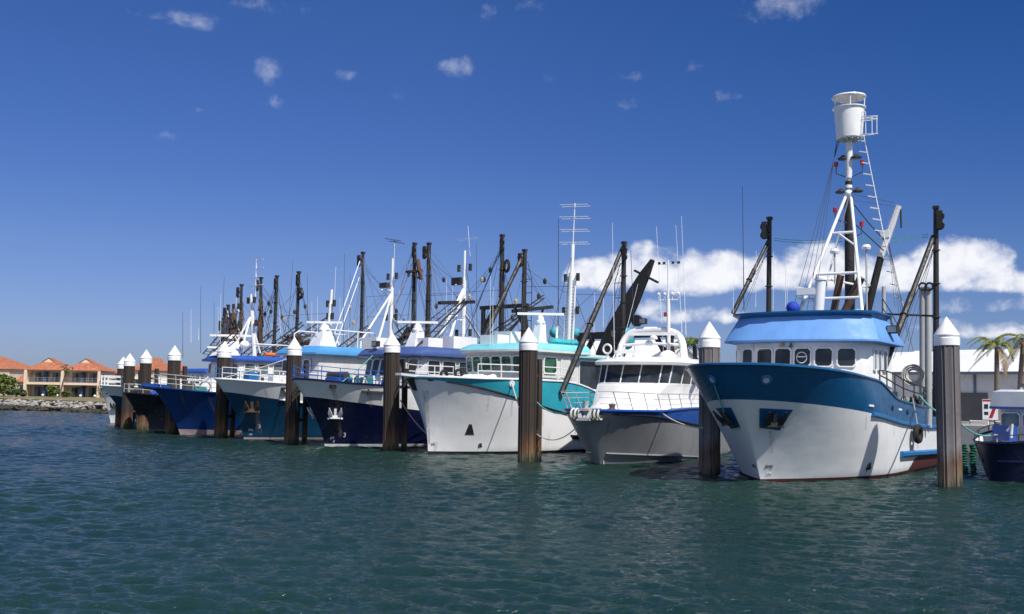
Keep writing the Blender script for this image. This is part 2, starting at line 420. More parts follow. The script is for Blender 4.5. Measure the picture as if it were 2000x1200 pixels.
    def marks(s, name, txt, l, z, size, mat, side=1):
        n = s.nrm(l, z, side); e = (s.pt(l + .2, z, side) - s.pt(l, z, side)).normalized()
        if side < 0: e = -e
        u = n.cross(e); u = u if u.z > 0 else -u
        cu_ = bpy.data.curves.new(name, 'FONT'); cu_.body = txt; cu_.size = size; cu_.extrude = .004; cu_.align_x = 'CENTER'
        to = bpy.data.objects.new(name, cu_); COL.objects.link(to)
        dg = bpy.context.evaluated_depsgraph_get(); me = bpy.data.meshes.new_from_object(to.evaluated_get(dg)); COL.objects.unlink(to); bpy.data.objects.remove(to)
        me.materials.clear(); me.materials.append(M[mat])
        o = bpy.data.objects.new(name, me); COL.objects.link(o); o.parent = s.root
        p = s.pt(l, z, side) + n * .015; mw = Matrix((e, u, n)).transposed().to_4x4(); mw.translation = p; o.matrix_local = mw
        return o
    def anchor(s, name, o, up, side_v, out, k, mat, parent=None):
        o, up, sd, n = V(o), V(up).normalized(), V(side_v).normalized(), V(out).normalized()
        mb = MB().mat(mat); P = lambda a, b, c: o + sd * a * k + up * b * k + n * c * k
        mb.beam(P(0, .38, .0), P(0, -.1, .12), .15 * k)                      # shank
        mb.beam(P(-.30, -.12, .12), P(.30, -.12, .12), .22 * k, .2 * k)       # crown
        for q in (-1, 1):                                                      # flukes
            mb.loft([[P(q * a, b, c) for a, b, c in ((.14, -.1, .05), (.36, -.1, .05), (.36, -.1, .22), (.14, -.1, .22))],
                     [P(q * a, b, c) for a, b, c in ((.22, .25, .14), (.44, .2, .14), (.44, .2, .26), (.22, .25, .26))],
                     [P(q * a, b, c) for a, b, c in ((.34, .58, .2), (.38, .58, .2), (.38, .58, .25), (.34, .58, .25))]])
            mb.beam(P(q * .2, -.14, .1), P(q * .46, -.2, .18), .1 * k)
        return mb.build(name, parent or s.root, 30)
    def window(s, p0, p1, z0, z1, dx=0.0, dy=0.0, fr='offwhite', gl='glass', t=.055, name='window', skew=0.0, out=.05):
        """p0, p1 plan points left to right seen from outside; dx, dy how far the top leans"""
        p0, p1 = V((*p0, 0)), V((*p1, 0)); e = (p1 - p0); w = e.length; e.normalize()
        upv = V((dx, dy, z1 - z0)); n = e.cross(V((0, 0, 1))); n.normalize(); n = (n - upv * (n.dot(upv) / upv.length_squared)).normalized()
        h = upv.length; uu = upv.normalized(); o = V((p0.x, p0.y, z0))
        def ring(ins, off):
            c = min(.11, w * .16, h * .2); a, b = ins, w - ins; l, t_ = ins, h - ins
            pts = [(a + c, l), (b - c, l), (b, l + c), (b, t_ - c), (b - c, t_), (a + c, t_), (a, t_ - c), (a, l + c)]
            return [o + e * (x + skew * y / h) + uu * y + n * (off + out) for x, y in pts]
        mb = MB().mat(fr); mb.loft([ring(-t, -.12), ring(-t, .035), ring(0, .035), ring(.004, .012)], False, False)
        mb.mat(gl); mb.add(ring(.004, .012), [tuple(range(8))])
        return mb.build(name, s.root, 0)
    def house(s, name, plan, z0, z1, mat, dx=0.0, top=True):
        """plan: half outline from the middle of the front round to the middle of the back, port side; mirrored"""
        pl = plan + [(x, -y) for x, y in plan[::-1] if abs(y) > 1e-6]
        cx = sum(p[0] for p in plan) / len(plan)
        mb = MB().mat(mat)
        mb.loft([[(x, y, z0) for x, y in pl], [(x + (dx if x > cx else 0), y, z1) for x, y in pl]], False, top)
        return mb.build(name, s.root, 35)
    def rail(s, name, pts, hts, mat, r=.022, posts=None, lean=0.0):
        """guard rail: pts along the foot, bars at the heights hts, a stanchion at every point"""
        mb = MB().mat(mat); pts = [V(p) for p in pts]
        for h in hts: mb.tube([p + V((lean * h, 0, h)) for p in pts], r, 5)
        for p in (pts if posts is None else [pts[i] for i in posts]): mb.tube([p, p + V((lean * max(hts), 0, max(hts)))], r, 5)
        return mb.build(name, s.root)
    def whip(s, a, b, r=.02, mat='whip_white'):
        return MB().mat(mat).tube([a, b], r, 5, r * .5).build('antenna', s.root)
    def wires(s, segs, r=.011, mat='wire', name='rigging', sag=0.0):
        mb = MB().mat(mat)
        for a, b in segs:
            a, b = V(a), V(b)
            pts = [a.lerp(b, t / 6) - V((0, 0, sag * 4 * (t / 6) * (1 - t / 6))) for t in range(7)] if sag else [a, b]
            mb.tube(pts, r, 4, cap=False)
        return mb.build(name, s.root)
    def outrigger(s, top, foot, r, boom=None, br=.1, ladder=0, mat='black_steel', junk=None, wide=.36):
        """raised trawl boom: post with its ladder, block at the head, stay boom down to the deck edge"""
        top, foot = V(top), V(foot); mb = MB().mat(mat); mb.tube([foot, top], r, 10, r * .75)
        ax = (top - foot).normalized(); sv = V((0, 1, 0))
        mb.box(top - V((0, 0, .05)), (.30, .30, .16))
        for k in range(5): mb.torus(foot.lerp(top, .15 + .16 * k), r * 1.15, .03, ax, 10, 4)
        o = mb.build('outrigger', s.root)
        if ladder:
            lb = MB().mat('dark_steel' if ladder == 1 else 'ladder_blue')
            n = 26
            for q in (-1, 1):
                a, b = foot.lerp(top, .12) + V((-.05, q * wide, 0)), foot.lerp(top, .80) + V((-.05, q * wide * .7, 0)); lb.tube([a, b], .022, 4)
                for k in range(n):
                    p = a.lerp(b, k / (n - 1)); c = foot.lerp(top, .12 + .68 * k / (n - 1)); lb.tube([p, c], .014, 4)
            lb.build('ladder', o)
        bb = MB().mat('black_steel')
        bp = top - V((0, 0, .75)); d = V((.25, .22 if foot.y > 0 else -.22, 0))
        bb.box(bp + d, (.2, .28, .95)); bb.torus(bp + d + V((0, 0, .2)), .2, .06, (1, 0, 0), 12, 5); bb.torus(bp + d + V((0, 0, -.3)), .2, .06, (1, 0, 0), 12, 5)
        bb.box(bp + d * .4, (.3, .2, .2)); bb.build('block', o)
        if boom:
            a, b = V(boom[0]), V(boom[1]); m = MB().mat(mat); m.tube([a, a.lerp(b, .42)], br * .85, 8); m.tube([a.lerp(b, .40), b], br * 1.1, 8)
            for k in range(14):
                p = a.lerp(b, .1 + .06 * k); m.tube([p, p + V((.16, .16, 0))], .012, 4)
            m.tube([a + V((.16, .16, -.5)), b + V((.16, .16, .3))], .014, 4)
            m.torus(a.lerp(b, .55), br * 1.2, .04, b - a, 10, 5); m.build('stay_boom', o)
        if junk:
            random.seed(int(abs(top.x * 100)) + 3); j = MB().mat(junk)
            for k in range(26):
                t = random.uniform(.45, .86); p = foot.lerp(top, t) + V((random.uniform(-.2, .2), random.uniform(-.1, .28), 0))
                j.tube([p, p + V((random.uniform(-.1, .1), random.uniform(-.1, .1), -.5)), p + V((random.uniform(-.15, .15), random.uniform(-.12, .12), random.uniform(-1.6, -.8)))], random.uniform(.04, .1), 5)
            j.build('net', o)
        return o
    def mast(s, foot, top, r, legs=(), bars=(), mat='white', lr=.06, name='mast', nlegs=8):
        mb = MB().mat(mat); foot, top = V(foot), V(top); mb.tube([foot, foot.lerp(top, .8)], r, 10, r * .85); mb.tube([foot.lerp(top, .78), top], r * .5, 8)
        for a, b in legs: mb.tube([a, b], lr, nlegs)
        o = mb.build(name, s.root)
        for k, (z, hw) in enumerate(bars):
            c = foot.lerp(top, (z - foot.z) / (top.z - foot.z)); b = MB().mat(mat); b.tube([c - V((0, hw, 0)), c + V((0, hw, 0))], .025, 5)
            b.mat('black_steel')
            for q in (-1, 1): b.lathe([(.001, -.26), (.13, -.26), (.13, .26), (.001, .26)], c + V((0, q * hw, .1)), 8)
            b.build('mast_lamp_bar', o)
        return o
    def yagi(s, foot, top, arms, half, r=.018, mat='whip_white', ax=(0, 1, 0), pair=.0):
        mb = MB().mat(mat); foot, top = V(foot), V(top); mb.tube([foot, top], r * 1.4, 6); ax = V(ax)
        for z in arms:
            c = V((top.x, top.y, z))
            for q in ((-pair, pair) if pair else (0,)):
                d = V((q, 0, q * .4)); mb.tube([c + d - ax * half, c + d + ax * half], r, 5)
            if pair: mb.tube([c - V((pair, 0, pair * .4)), c + V((pair, 0, pair * .4))], r, 5)
        return mb.build('antenna', s.root)
    def radar(s, base, top, w, blen, ang=0.0, mat='white', w2=None):
        base, top = V(base), V(top); w2 = w2 or w * .55; o_ = MB().mat(mat)
        sq = lambda c, q: [(c.x + i * q, c.y + j * q, c.z) for i, j in ((-1, -1), (1, -1), (1, 1), (-1, 1))]
        o_.loft([sq(base, w), sq(base.lerp(top, .25), w * .92), sq(top - V((0, 0, .55)), w2)])
        o = o_.build('radar_pedestal', s.root, 30)
        m = MB().mat(mat); m.lathe([(.01, -.56), (w2 * 1.3, -.56), (w2 * 1.3, -.42), (w2, -.36), (w2 * .9, -.15), (.16, -.1), (.12, 0), (.01, 0)], top, 14)
        a = V((math.cos(ang), math.sin(ang), 0)); c = top + V((0, 0, .08)); m.beam(c - a * blen / 2, c + a * blen / 2, .16, .16); m.build('radar_scanner', o)
        return o
    def dome(s, c, r, mat='white_gloss', h=1.0):
        return MB().mat(mat).lathe([(.01, -.5 * r), (.8 * r, -.5 * r), (r, -.1 * r), (r * .98, .15 * r), (.75 * r, .6 * r * h), (.4 * r, .85 * r * h), (.01, .93 * r * h)], c, 16).build('satellite_dome', s.root)
    def lamp(s, c, d=(1, 0, 0), k=.3, stand=.3):
        c = V(c); mb = MB().mat('black_steel'); mb.box(c, (.22 * k / .3, k, k * .8)); mb.mat('white'); mb.tube([c - V((0, 0, stand)), c], .04, 6)
        mb.mat('glass_grey'); mb.box(c + V((.12 * k / .3, 0, 0)), (.02, k * .8, k * .6)); return mb.build('flood_lamp', s.root)
    def gantry(s, x, hw, z0, z1, mat='black_steel', w=.22, diag=2.0):
        mb = MB().mat(mat)
        for q in (-1, 1):
            mb.beam((x, q * hw, z0), (x, q * hw, z1), w); mb.beam((x, q * hw * .97, z1 - diag), (x, q * (hw - diag * .7), z1 - .05), w * .7)
            mb.beam((x - diag, q * hw, z0), (x, q * hw, z1 - .1), w * .6)
        mb.beam((x, -hw - .3, z1 + w * .5), (x, hw + .3, z1 + w * .5), w, w * 1.2)
        return mb.build('stern_gantry', s.root, 0)
    def lattice(s, a, b, w, mat='dark_steel', r=.04, n=10, name='trawl_boom'):
        """flat ladder-like boom stowed between two points"""
        a, b = V(a), V(b); t = (b - a).normalized(); x = t.cross(V((0, 1, 0))).normalized() * w / 2; mb = MB().mat(mat)
        for q in (-1, 1): mb.tube([a + x * q, b + x * q * .7], r, 6)
        for k in range(n): p = a.lerp(b, k / n); q = a.lerp(b, (k + 1) / n); mb.tube([p - x, q + x], r * .5, 4)
        return mb.build(name, s.root)

BOW_GROUP = 'fishing boats moored bow out'

# ---------------- 1 the big blue and white trawler
T = Boat('fishing_trawler', 1486, 942, 236, "large white and deep blue steel trawler with a bucket shaped crow's nest on its mast", 'fishing boat', BOW_GROUP)
T.hull(24, 3.75, [(0, 4.93), (2, 4.8), (5, 4.55), (7.2, 4.42), (8.3, 4.02), (9.5, 3.62), (14, 3.30), (24, 3.15)],
       [(0, 3.52), (1.2, 3.42), (3, 3.25), (6, 2.95), (10, 2.55), (15, 2.28), (24, 2.15)],
       [(0, .13), (11, .17), (12.6, .80), (24, .85)], 3.2, 9.0, 5.2, ['antifoul_red', 'hull_white', 'hull_deep_blue'], Bw=.95, rake=1.05, ed=.42, ew=1.05, bul=.95, cap='hull_deep_blue')
T.strake('rubbing_strake', lambda l: T.band(l) - .02, 5.5, 23.5, .11, 'trim_blue')
T.strake('bilge_keel', lambda l: 1.02 - (l - 9.4) * .022, 9.4, 23.5, .15, 'trim_blue', off=.06)
for side in (1, -1):
    mb = MB().mat('hull_deep_blue'); T.patch(mb, [(.19, 2.36), (.74, 2.26), (1.06, 3.13), (.20, 3.17)], side, .035, 8); pk = mb.build('anchor_pocket', T.root, 30)
    l, z = .5, 2.72; n = T.nrm(l, z, side); e = (T.pt(l + .2, z, side) - T.pt(l, z, side)).normalized(); u = n.cross(e); u = u if u.z > 0 else -u
    T.anchor('anchor', T.pt(l, z, side) + n * .1, u, e, n, 1.0, 'black_steel', pk)
    l, z = .27, 4.33; n = T.nrm(l, z, side); c = T.pt(l, z, side) + n * .02
    mb = MB().mat('trim_blue').torus(c, .19, .06, n, 16, 6); mb.mat('mark_white').disc(c, .15, n, .03); mb.build('fairlead', T.root)
for l in (8.6, 11.2):
    z = T.band(l) + .55; n = T.nrm(l, z); MB().mat('hull_navy').disc(T.pt(l, z) + n * .02, .13, n, .05).build('scupper', T.root)
for l, z in ((5.2, 3.35), (9.6, 3.18)):
    MB().mat('mark_white').beam(T.pt(l, z, 1, .02), T.pt(l + .5, z - .02, 1, .02), .03, .09).build('freeing_port', T.root)
T.marks('draft_mark', '3M2', .36, .62, .22, 'mark_black'); T.marks('draft_mark', '3M', .34, .30, .2, 'mark_white')
T.marks('draft_mark', '3M2', .25, .62, .22, 'mark_black', -1); T.marks('draft_mark', '3M', .24, .30, .2, 'mark_white', -1)
def thruster_mark(b, l, z, k, mat='mark_black'):
    n = b.nrm(l, z); e = (b.pt(l + .2, z) - b.pt(l, z)).normalized(); u = e.cross(n); u = u if u.z > 0 else -u; c = b.pt(l, z) + n * .02
    mb = MB().mat(mat)
    for g in (95, 215, 335):
        d = e * math.cos(R(g)) + u * math.sin(R(g)); q = n.cross(d)
        mb.loft([[c + d * a * k + q * w * k + n * t for w, t in ((-bw, -.01), (bw, -.01), (bw, .012), (-bw, .012))] for a, bw in ((.02, .05), (.16, .15), (.27, .04))])
    ring = [c + (e * math.cos(R(g)) + u * math.sin(R(g))) * k * .36 for g in range(60, 260, 20)]; mb.tube(ring, .018, 4)
    mb.build('thruster_mark', b.root, 0)
thruster_mark(T, 5.55, .55, .62)
# wheelhouse
tw = [(-4.25, 0), (-4.3, 1.1), (-4.55, 2.2), (-4.95, 2.95), (-5.45, 3.25), (-10.2, 3.25), (-10.2, 0)]
tw[5:] = [(-9.2, 3.25), (-9.2, 0)]
T.house('wheelhouse', tw, 3.5, 6.62, 'white')
def txf(y):
    y = abs(y); L = [(p[1], p[0]) for p in tw[:5]]; return lerp_list(L, y)
for a, b in ((-3.06, -2.92), (-2.62, -2.05), (-1.78, -1.02), (-.86, -.12), (.08, .80), (1.02, 1.74), (1.98, 2.68)):
    T.window((txf(a), a), (txf(b), b), 5.12, 5.92, gl='glass', fr='white', skew=.03)
for a, b in ((-5.75, -6.15), (-6.5, -6.95), (-7.4, -8.0)):
    T.window((a, 3.25), (b, 3.25), 4.98, 5.92, fr='white', gl='glass_grey' if a > -7 else 'glass')
c = V((txf(.44) + .11, .44, 5.5)); MB().mat('white').torus(c, .25, .022, (1, -.1, 0), 20, 5).beam(c + V((0, -.2, .04)), c + V((0, .2, .04)), .05).build('clear_view_screen', T.root)
mb = MB().mat('galvanised').tube([(txf(-2) + .22, -2.0, 6.1), (txf(-1.1) + .24, -1.0, 6.16)], .03, 5); mb.box((txf(-2) + .18, -2, 6.08), (.1, .16, .12)); mb.build('wiper_arm', T.root)
MB().mat('rope_tan').lathe([(.001, -.1), (.1, -.1), (.12, 0), (.1, .1), (.001, .1)], (txf(-.5) + .16, -.5, 6.12), 10).build('horn', T.root)
MB().mat('deck_green').lathe([(.1, -.1), (.09, -.02), (.03, .1), (.001, .12)], (txf(-.05) + .16, -.05, 6.08), 8).build('bell', T.root)
# flared light blue visor: wide skirt below, brim above
def ring_from(plan, grow, dxf, z, back):
    h = [(x + (dxf if x > -6 else 0), y * grow) for x, y in plan[:-2]] + [(back, plan[-2][1] * grow), (back, 0)]
    return [(x, y, z) for x, y in h] + [(x, -y, z) for x, y in h[::-1] if abs(y) > 1e-6]
mb = MB().mat('light_blue')
mb.loft([ring_from(tw, 1.02, .05, 6.2, -9.7), ring_from(tw, 1.14, .42, 6.26, -10.0), ring_from(tw, 1.14, .42, 6.34, -10.0), ring_from(tw, 1.07, .07, 6.9, -9.2), ring_from(tw, 1.0, -.26, 7.46, -8.4)], False, False)
mb.mat('hull_deep_blue'); mb.loft([ring_from(tw, 1.0, -.26, 7.46, -8.4), ring_from(tw, 1.06, -.02, 7.62, -8.6), ring_from(tw, 1.06, -.02, 7.70, -8.6), ring_from(tw, 1.02, -.10, 7.70, -8.5)], False, True)
mb.build('wheelhouse_roof', T.root, 30)
mb = MB().mat('black_steel').box((-7.6, 3.72, 6.95), (.5, .5, .36)); mb.mat('glass_grey').box((-7.34, 3.72, 6.95), (.03, .4, .28)); mb.mat('white').tube([(-7.8, 3.3, 6.95), (-7.6, 3.72, 6.95)], .05, 6); mb.build('flood_lamp', T.root)
T.rail('roof_rail', [(-8.2, 3.1, 7.6), (-9.0, 3.3, 7.0), (-9.9, 3.4, 6.4), (-9.9, 2.0, 6.4), (-9.9, -2, 6.4)], (.45, .9), 'dark_steel', .025)
mb = MB().mat('canvas_blue').ball(T.t(1549, 602, -5.2), .33, 6, 1.0); mb.box(T.t(1549, 610, -5.2), (.25, .25, .3)); mb.build('searchlight_cover', T.root)
mb = MB().mat('roof_turquoise').ball(T.t(1675, 617, -6.4), .36, 6, .9); mb.build('searchlight_cover', T.root)
# pyramid mast
XM = -12.6
ap = T.t(1657, 378, XM); zR = 8.0
fl = T.t(1563, 606, -9.2); frr = T.t(1684, 612, -9.2); bk = V((-15.6, 0.1, 4.0))
mb = MB().mat('white')
a1 = ap + V((0, -.08, 0)); a2 = ap + V((0, .12, 0))
mb.tube([fl, a1], .105, 10, .085); mb.tube([frr, a2], .095, 10, .08); mb.tube([T.t(1600, 612, -11.5), ap + V((-.1, 0, -.1))], .05, 6)
def on(a, b, z): return a.lerp(b, (z - a.z) / (b.z - a.z))
for z in (8.75, 10.1, 12.4):
    mb.tube([on(fl, a1, z), on(frr, a2, z)], .075, 8)
mb.tube([on(fl, a1, 10.0), V((-13.4, 1.3, 9.6)), on(frr, a2, 10.0)], .06, 6)
mb.tube([on(fl, a1, 12.35).lerp(on(frr, a2, 12.35), .35), on(frr, a2, 11.6)], .05, 6)
mb.ball(ap, .22, 6); mast = mb.build('pyramid_mast', T.root)
mb = MB().mat('white'); tp = T.t(1659, 272, XM); mb.tube([ap, ap.lerp(tp, .3)], .10, 10); mb.tube([ap.lerp(tp, .28), tp], .17, 14, .20)
mb.lathe([(.2, -.08), (.2, .08), (.1, .1)], ap.lerp(tp, .12), 12); mb.lathe([(.19, -.3), (.19, -.12), (.21, -.1)], ap.lerp(tp, .26), 12, ['black_steel', 'white']); mb.build('topmast', T.root)
nb = tp + V((0, 0, -.02)); zt = T.t(1660, 188, XM).z
mb = MB().mat('white_gloss'); hN = (T.t(1660, 212, XM).z - nb.z)
mb.lathe([(.001, .02), (.62, .02), (.68, .06), (.70, .3), (.80, hN - .1), (.84, hN - .06), (.88, hN - .03), (.88, hN + .02), (.80, hN + .02), (.66, .3), (.001, .28)], nb, 36)
nest = mb.build('crows_nest', T.root, 35)
mb = MB().mat('offwhite')
for g in range(0, 360, 30): mb.beam(nb + V((.1 * math.cos(R(g)), .1 * math.sin(R(g)), -.12)), nb + V((.62 * math.cos(R(g)), .62 * math.sin(R(g)), 0)), .03, .16)
mb.build('bracket', nest, 0)
mb = MB().mat('white'); hc = zt - nb.z - .12
for g in (20, 95, 165, 240, 310): mb.tube([nb + V((.78 * math.cos(R(g)), .78 * math.sin(R(g)), hN - .1)), nb + V((.82 * math.cos(R(g)), .82 * math.sin(R(g)), hc))], .035, 6)
mb.mat('white_gloss'); mb.lathe([(.001, hc - .02), (.88, hc - .02), (.91, hc + .03), (.88, hc + .10), (.4, hc + .19), (.001, hc + .21)], nb, 36); mb.build('canopy', nest, 35)
mb = MB().mat('white')                       # ladder cage on the side of the nest
ox = .72
for y in (ox, ox + .22, ox + .55, ox + .8):
    mb.tube([nb + V((.25, y, .12)), nb + V((.25, y, 1.35 if y < 1 else 1.0))], .022, 5)
for z in (.15, .95, 1.1): mb.tube([nb + V((.25, ox - .1, z)), nb + V((.3, ox + .5, z - .05)), nb + V((.05, ox + .8, z - .02)), nb + V((-.3, ox + .5, z + .03)), nb + V((-.3, ox - .1, z + .05))], .022, 5)
mb.tube([nb + V((.25, ox, 1.35)), nb + V((.25, ox + .22, 1.35))], .022, 5); mb.build('ladder_cage', nest)
mb = MB().mat('white'); a = nb + V((.1, .78, .1)); b = T.t(1728, 470, XM); c2 = T.t(1765, 600, XM - 1.0)
mb.tube([a, b, c2], .028, 5)
for k in range(9): p = a.lerp(b, .06 + k / 9.3); mb.tube([p + V((0, -.42, .12)), p + V((0, .04, 0))], .04, 5)
for k in range(5): p = b.lerp(c2, .1 + k / 5.2); mb.tube([p + V((0, -.38, .12)), p], .035, 5)
mb.build('rope_ladder', T.root)
# side lights, brackets
for px, py in ((1633, 322), (1684, 318), (1631, 411), (1683, 438)):
    p = T.t(px, py, XM); mb = MB().mat('red_lamp').lathe([(.001, -.13), (.11, -.13), (.11, .13), (.001, .13)], p, 10); mb.mat('wire').tube([p - V((0, 0, .13)), p - V((0, 0, .5)), V((XM, ap.y + (p.y - ap.y) * .15, p.z - .75))], .03, 5); mb.build('signal_lamp', T.root)
for px, py in ((1642, 374), (1675, 372), (1647, 309), (1672, 306)):
    p = T.t(px, py, XM); MB().mat('dark_steel').lathe([(.05, .16), (.12, .1), (.30, -.04), (.29, -.09), (.001, -.09)], p, 12).build('deck_lamp', T.root)
# black king post, exhausts, radar post, antennas
MB().mat('black_steel').tube([(-14.0, T.t(1660, 600, -14).y, 3), (-14.0, T.t(1658, 385, -14).y, T.t(1658, 385, -14).z)], .30, 12, .24).build('king_post', T.root)
for a, b, r in (((1628, 612), (1642, 538), .19), ((1648, 614), (1682, 542), .21)):
    MB().mat('brown_rust').tube([T.t(*a, -11.2), T.t(*b, -11.2)], r, 12).build('exhaust_pipe', T.root)
mb = MB().mat('white').tube([T.t(1598, 612, -9.0), T.t(1603, 548, -9.0)], .27, 12); mb.lathe([(.001, 0), (.32, 0), (.32, .1), (.001, .12)], T.t(1603, 548, -9.0), 12)
mb.box(T.t(1576, 570, -9.0), (.5, .9, .35)); mb.beam(T.t(1560, 583, -9), T.t(1600, 590, -9), .1); mb.beam(T.t(1558, 562, -9), T.t(1605, 572, -9), .12); mb.build('radar_post', T.root)
for px, py, q in ((1630, 492, 555), (1692, 484, 620)):
    p = T.t(px, py, -11); mb = MB().mat('galvanised').tube([T.t(px + 1, q, -11), p], .05, 6); mb.mat('white_gloss').lathe([(.001, -.1), (.2, -.1), (.24, .02), (.18, .14), (.001, .18)], p, 14); mb.build('gps_antenna', T.root)
T.whip(T.t(1453, 605, -14), T.t(1450, 365, -14), .028, 'whip_dark')
for px, a, b in ((1510, 605, 490), (1476, 600, 490), (1534, 600, 498), (1537, 607, 545), (1432, 612, 545)): T.whip(T.t(px, a, -10), T.t(px + 1, b, -10), .016)
# white and black derrick
a, b, m_ = T.t(1690, 625, -13), T.t(1755, 402, -13), T.t(1722, 495, -13)
mb = MB().mat('black_steel').tube([a, m_], .21, 10, .18); mb.mat('white').tube([m_ - (b - m_) * .08, b], .2, 8, .17); mb.box(T.t(1730, 458, -13), (.4, .45, .4)); mb.mat('black_steel').tube([b + V((0, .1, -.2)), b + V((0, .12, -1.2))], .05, 6); mb.build('derrick', T.root)
# outriggers
T.outrigger(T.t(1503, 425, -14), V((-14, T.t(1499, 612, -14).y, 3.2)), .17, (T.t(1500, 472, -14), T.t(1432, 612, -11.2) + V((0, 0, 0))), .12)
T.outrigger(T.t(1828, 404, -14), V((-14, T.t(1828, 780, -14).y, 2.8)), .17, (T.t(1823, 462, -14), T.t(1713, 755, -7.6)), .15)
mb = MB().mat('dark_steel').beam(T.t(1690, 612, -14.2), T.t(1834, 618, -14.2), .1); mb.build('spreader_bar', T.root)
MB().mat('orange').torus(T.t(1714, 745, -7.65), .2, .07, (.3, .5, 1), 12, 5).build('lashing', T.root)
mb = MB().mat('rope_green')
for q in (0, 1):
    for a, b in (((1512, 466 + 4 * q), (1645, 466 + 6 * q)), ((1675, 466 + 5 * q), (1812, 458 + 5 * q))):
        p, e = T.t(*a, -14), T.t(*b, -14); mb.tube([p.lerp(e, t / 8) - V((0, 0, .12 * math.sin(math.pi * t / 8))) for t in range(9)], .022, 4)
mb.build('lifting_line', T.root)
T.wires([(T.t(1640 - 2 * k, 272, XM), T.t(1548 + 14 * k, 606, -9)) for k in range(4)] + [(T.t(1668, 380, XM), T.t(1745, 396, -13)), (T.t(1670, 392, XM), T.t(1750, 404, -13))] +
        [(T.t(1735, 470, -13), T.t(1748 + 9 * k, 600 + 22 * k, -12)) for k in range(5)] + [(T.t(1828, 470, -14), T.t(1745 + 14 * k, 700 - 6 * k, -11)) for k in range(3)] + [(T.t(1505, 470, -14), T.t(1448 + 6 * k, 610, -11)) for k in range(2)], .012)
T.wires([(T.t(1668, 400, XM), T.t(1700, 440, XM)), (T.t(1700, 440, XM), T.t(1728, 470, XM)), (T.t(1672, 440, XM), T.t(1726, 490, XM))], .035, 'black_steel', 'power_cable')
# twin hoist posts, hose reel, aft rail, net gear
for k, (px, w) in enumerate(((1804, .16), (1813, .16))):
    pass
mb = MB().mat('galvanised')
for px in (1802, 1813): mb.tube([(-15, T.t(px, 790, -15).y, 2.2), T.t(px, 562, -15)], .17, 12)
mb.mat('black_steel')
for px in (1802, 1815): mb.torus(T.t(px, 560, -14.8), .19, .06, (1, 0, 0), 14, 6)
mb.build('hoist_posts', T.root)
MB().mat('galvanised').tube([T.t(1726, 690, -12), T.t(1726, 560, -12)], .10, 10).build('vent_pipe', T.root)
mb = MB().mat('rope_white'); c = T.t(1784, 733, -14.5)
for k in range(9): mb.torus(c + V((.05 * (k % 3), 0, 0)), .28 + .035 * k, .03, (1, .2, 0), 24, 4)
mb.build('hose_coil', T.root)
prail = [T.pt(l, T.sheer(l), 1, -.1) for l in (7.3, 8.3, 9.5, 11, 13, 15, 17, 19, 21)]
rz = [4.95, 4.95, 4.85, 4.62, 4.45, 4.32, 4.25, 4.2, 4.2]
mb = MB().mat('dark_steel')
for f in (1, .62): mb.tube([V((p.x, p.y, p.z + (z - p.z) * f)) for p, z in zip(prail, rz)], .035, 5)
for p, z in zip(prail, rz): mb.tube([p, V((p.x, p.y, z))], .035, 5)
mb.build('guard_rail', T.root)
mb = MB().mat('black_steel').tube([T.t(1676, 750, -5.6), T.t(1676, 728, -5.6)], .11, 8).lathe([(.001, 0), (.15, 0), (.15, .08), (.001, .1)], T.t(1676, 728, -5.6), 10); mb.build('vent_cowl', T.root)
random.seed(5); mb = MB().mat('net_green')
for k in range(70):
    p = V((random.uniform(-17, -12.5), random.uniform(.5, 3.3), random.uniform(2.4, 3.9)))
    mb.mat(random.choice(['net_green', 'rope_tan', 'dark_steel', 'dark_steel', 'rope_white'])); q = V((random.uniform(-.5, .5), random.uniform(-.4, .4), random.uniform(-.9, .1)))
    mb.tube([p, p + q * .5 + V((0, 0, .1)), p + q], random.uniform(.03, .09), 5)
mb.mat('net_green').box((-14.7, 2.0, 2.9), (4.6, 2.6, 1.2)); mb.build('trawl_net', T.root)
mb = MB().mat('white').box((-12, -.5, 3.4), (3, 3, 1.6)); mb.mat('dark_steel').box((-10.9, 2.2, 3.1), (.7, .9, 1.5)); mb.build('deck_locker', T.root, 0)

# ---------------- 2 the grey hulled cruiser
K = Boat('motor_cruiser', 1172, 908, 242, 'white cabin cruiser with a grey hull, blue band and rounded radar arch', 'boat', BOW_GROUP)
K.hull(17, 2.75, [(0, 2.82), (3, 2.80), (8, 2.95), (17, 2.9)], [(0, 2.70), (2, 2.62), (5, 2.35), (9, 2.0), (17, 1.9)], [(0, .03), (17, .05)], 1.6, 6.5, 4.2,
       ['boot_black', 'grey_alloy', 'royal_blue'], Bw=.86, rake=.9, ed=.46, ew=.85, bul=.08, cap='royal_blue', deck='white')
K.strake('rubbing_strake', lambda l: K.band(l) - .03, .05, 16.5, .055, 'boot_black')
K.strake('spray_rail', lambda l: .62 - l * .055, .25, 9, .045, 'grey_alloy')
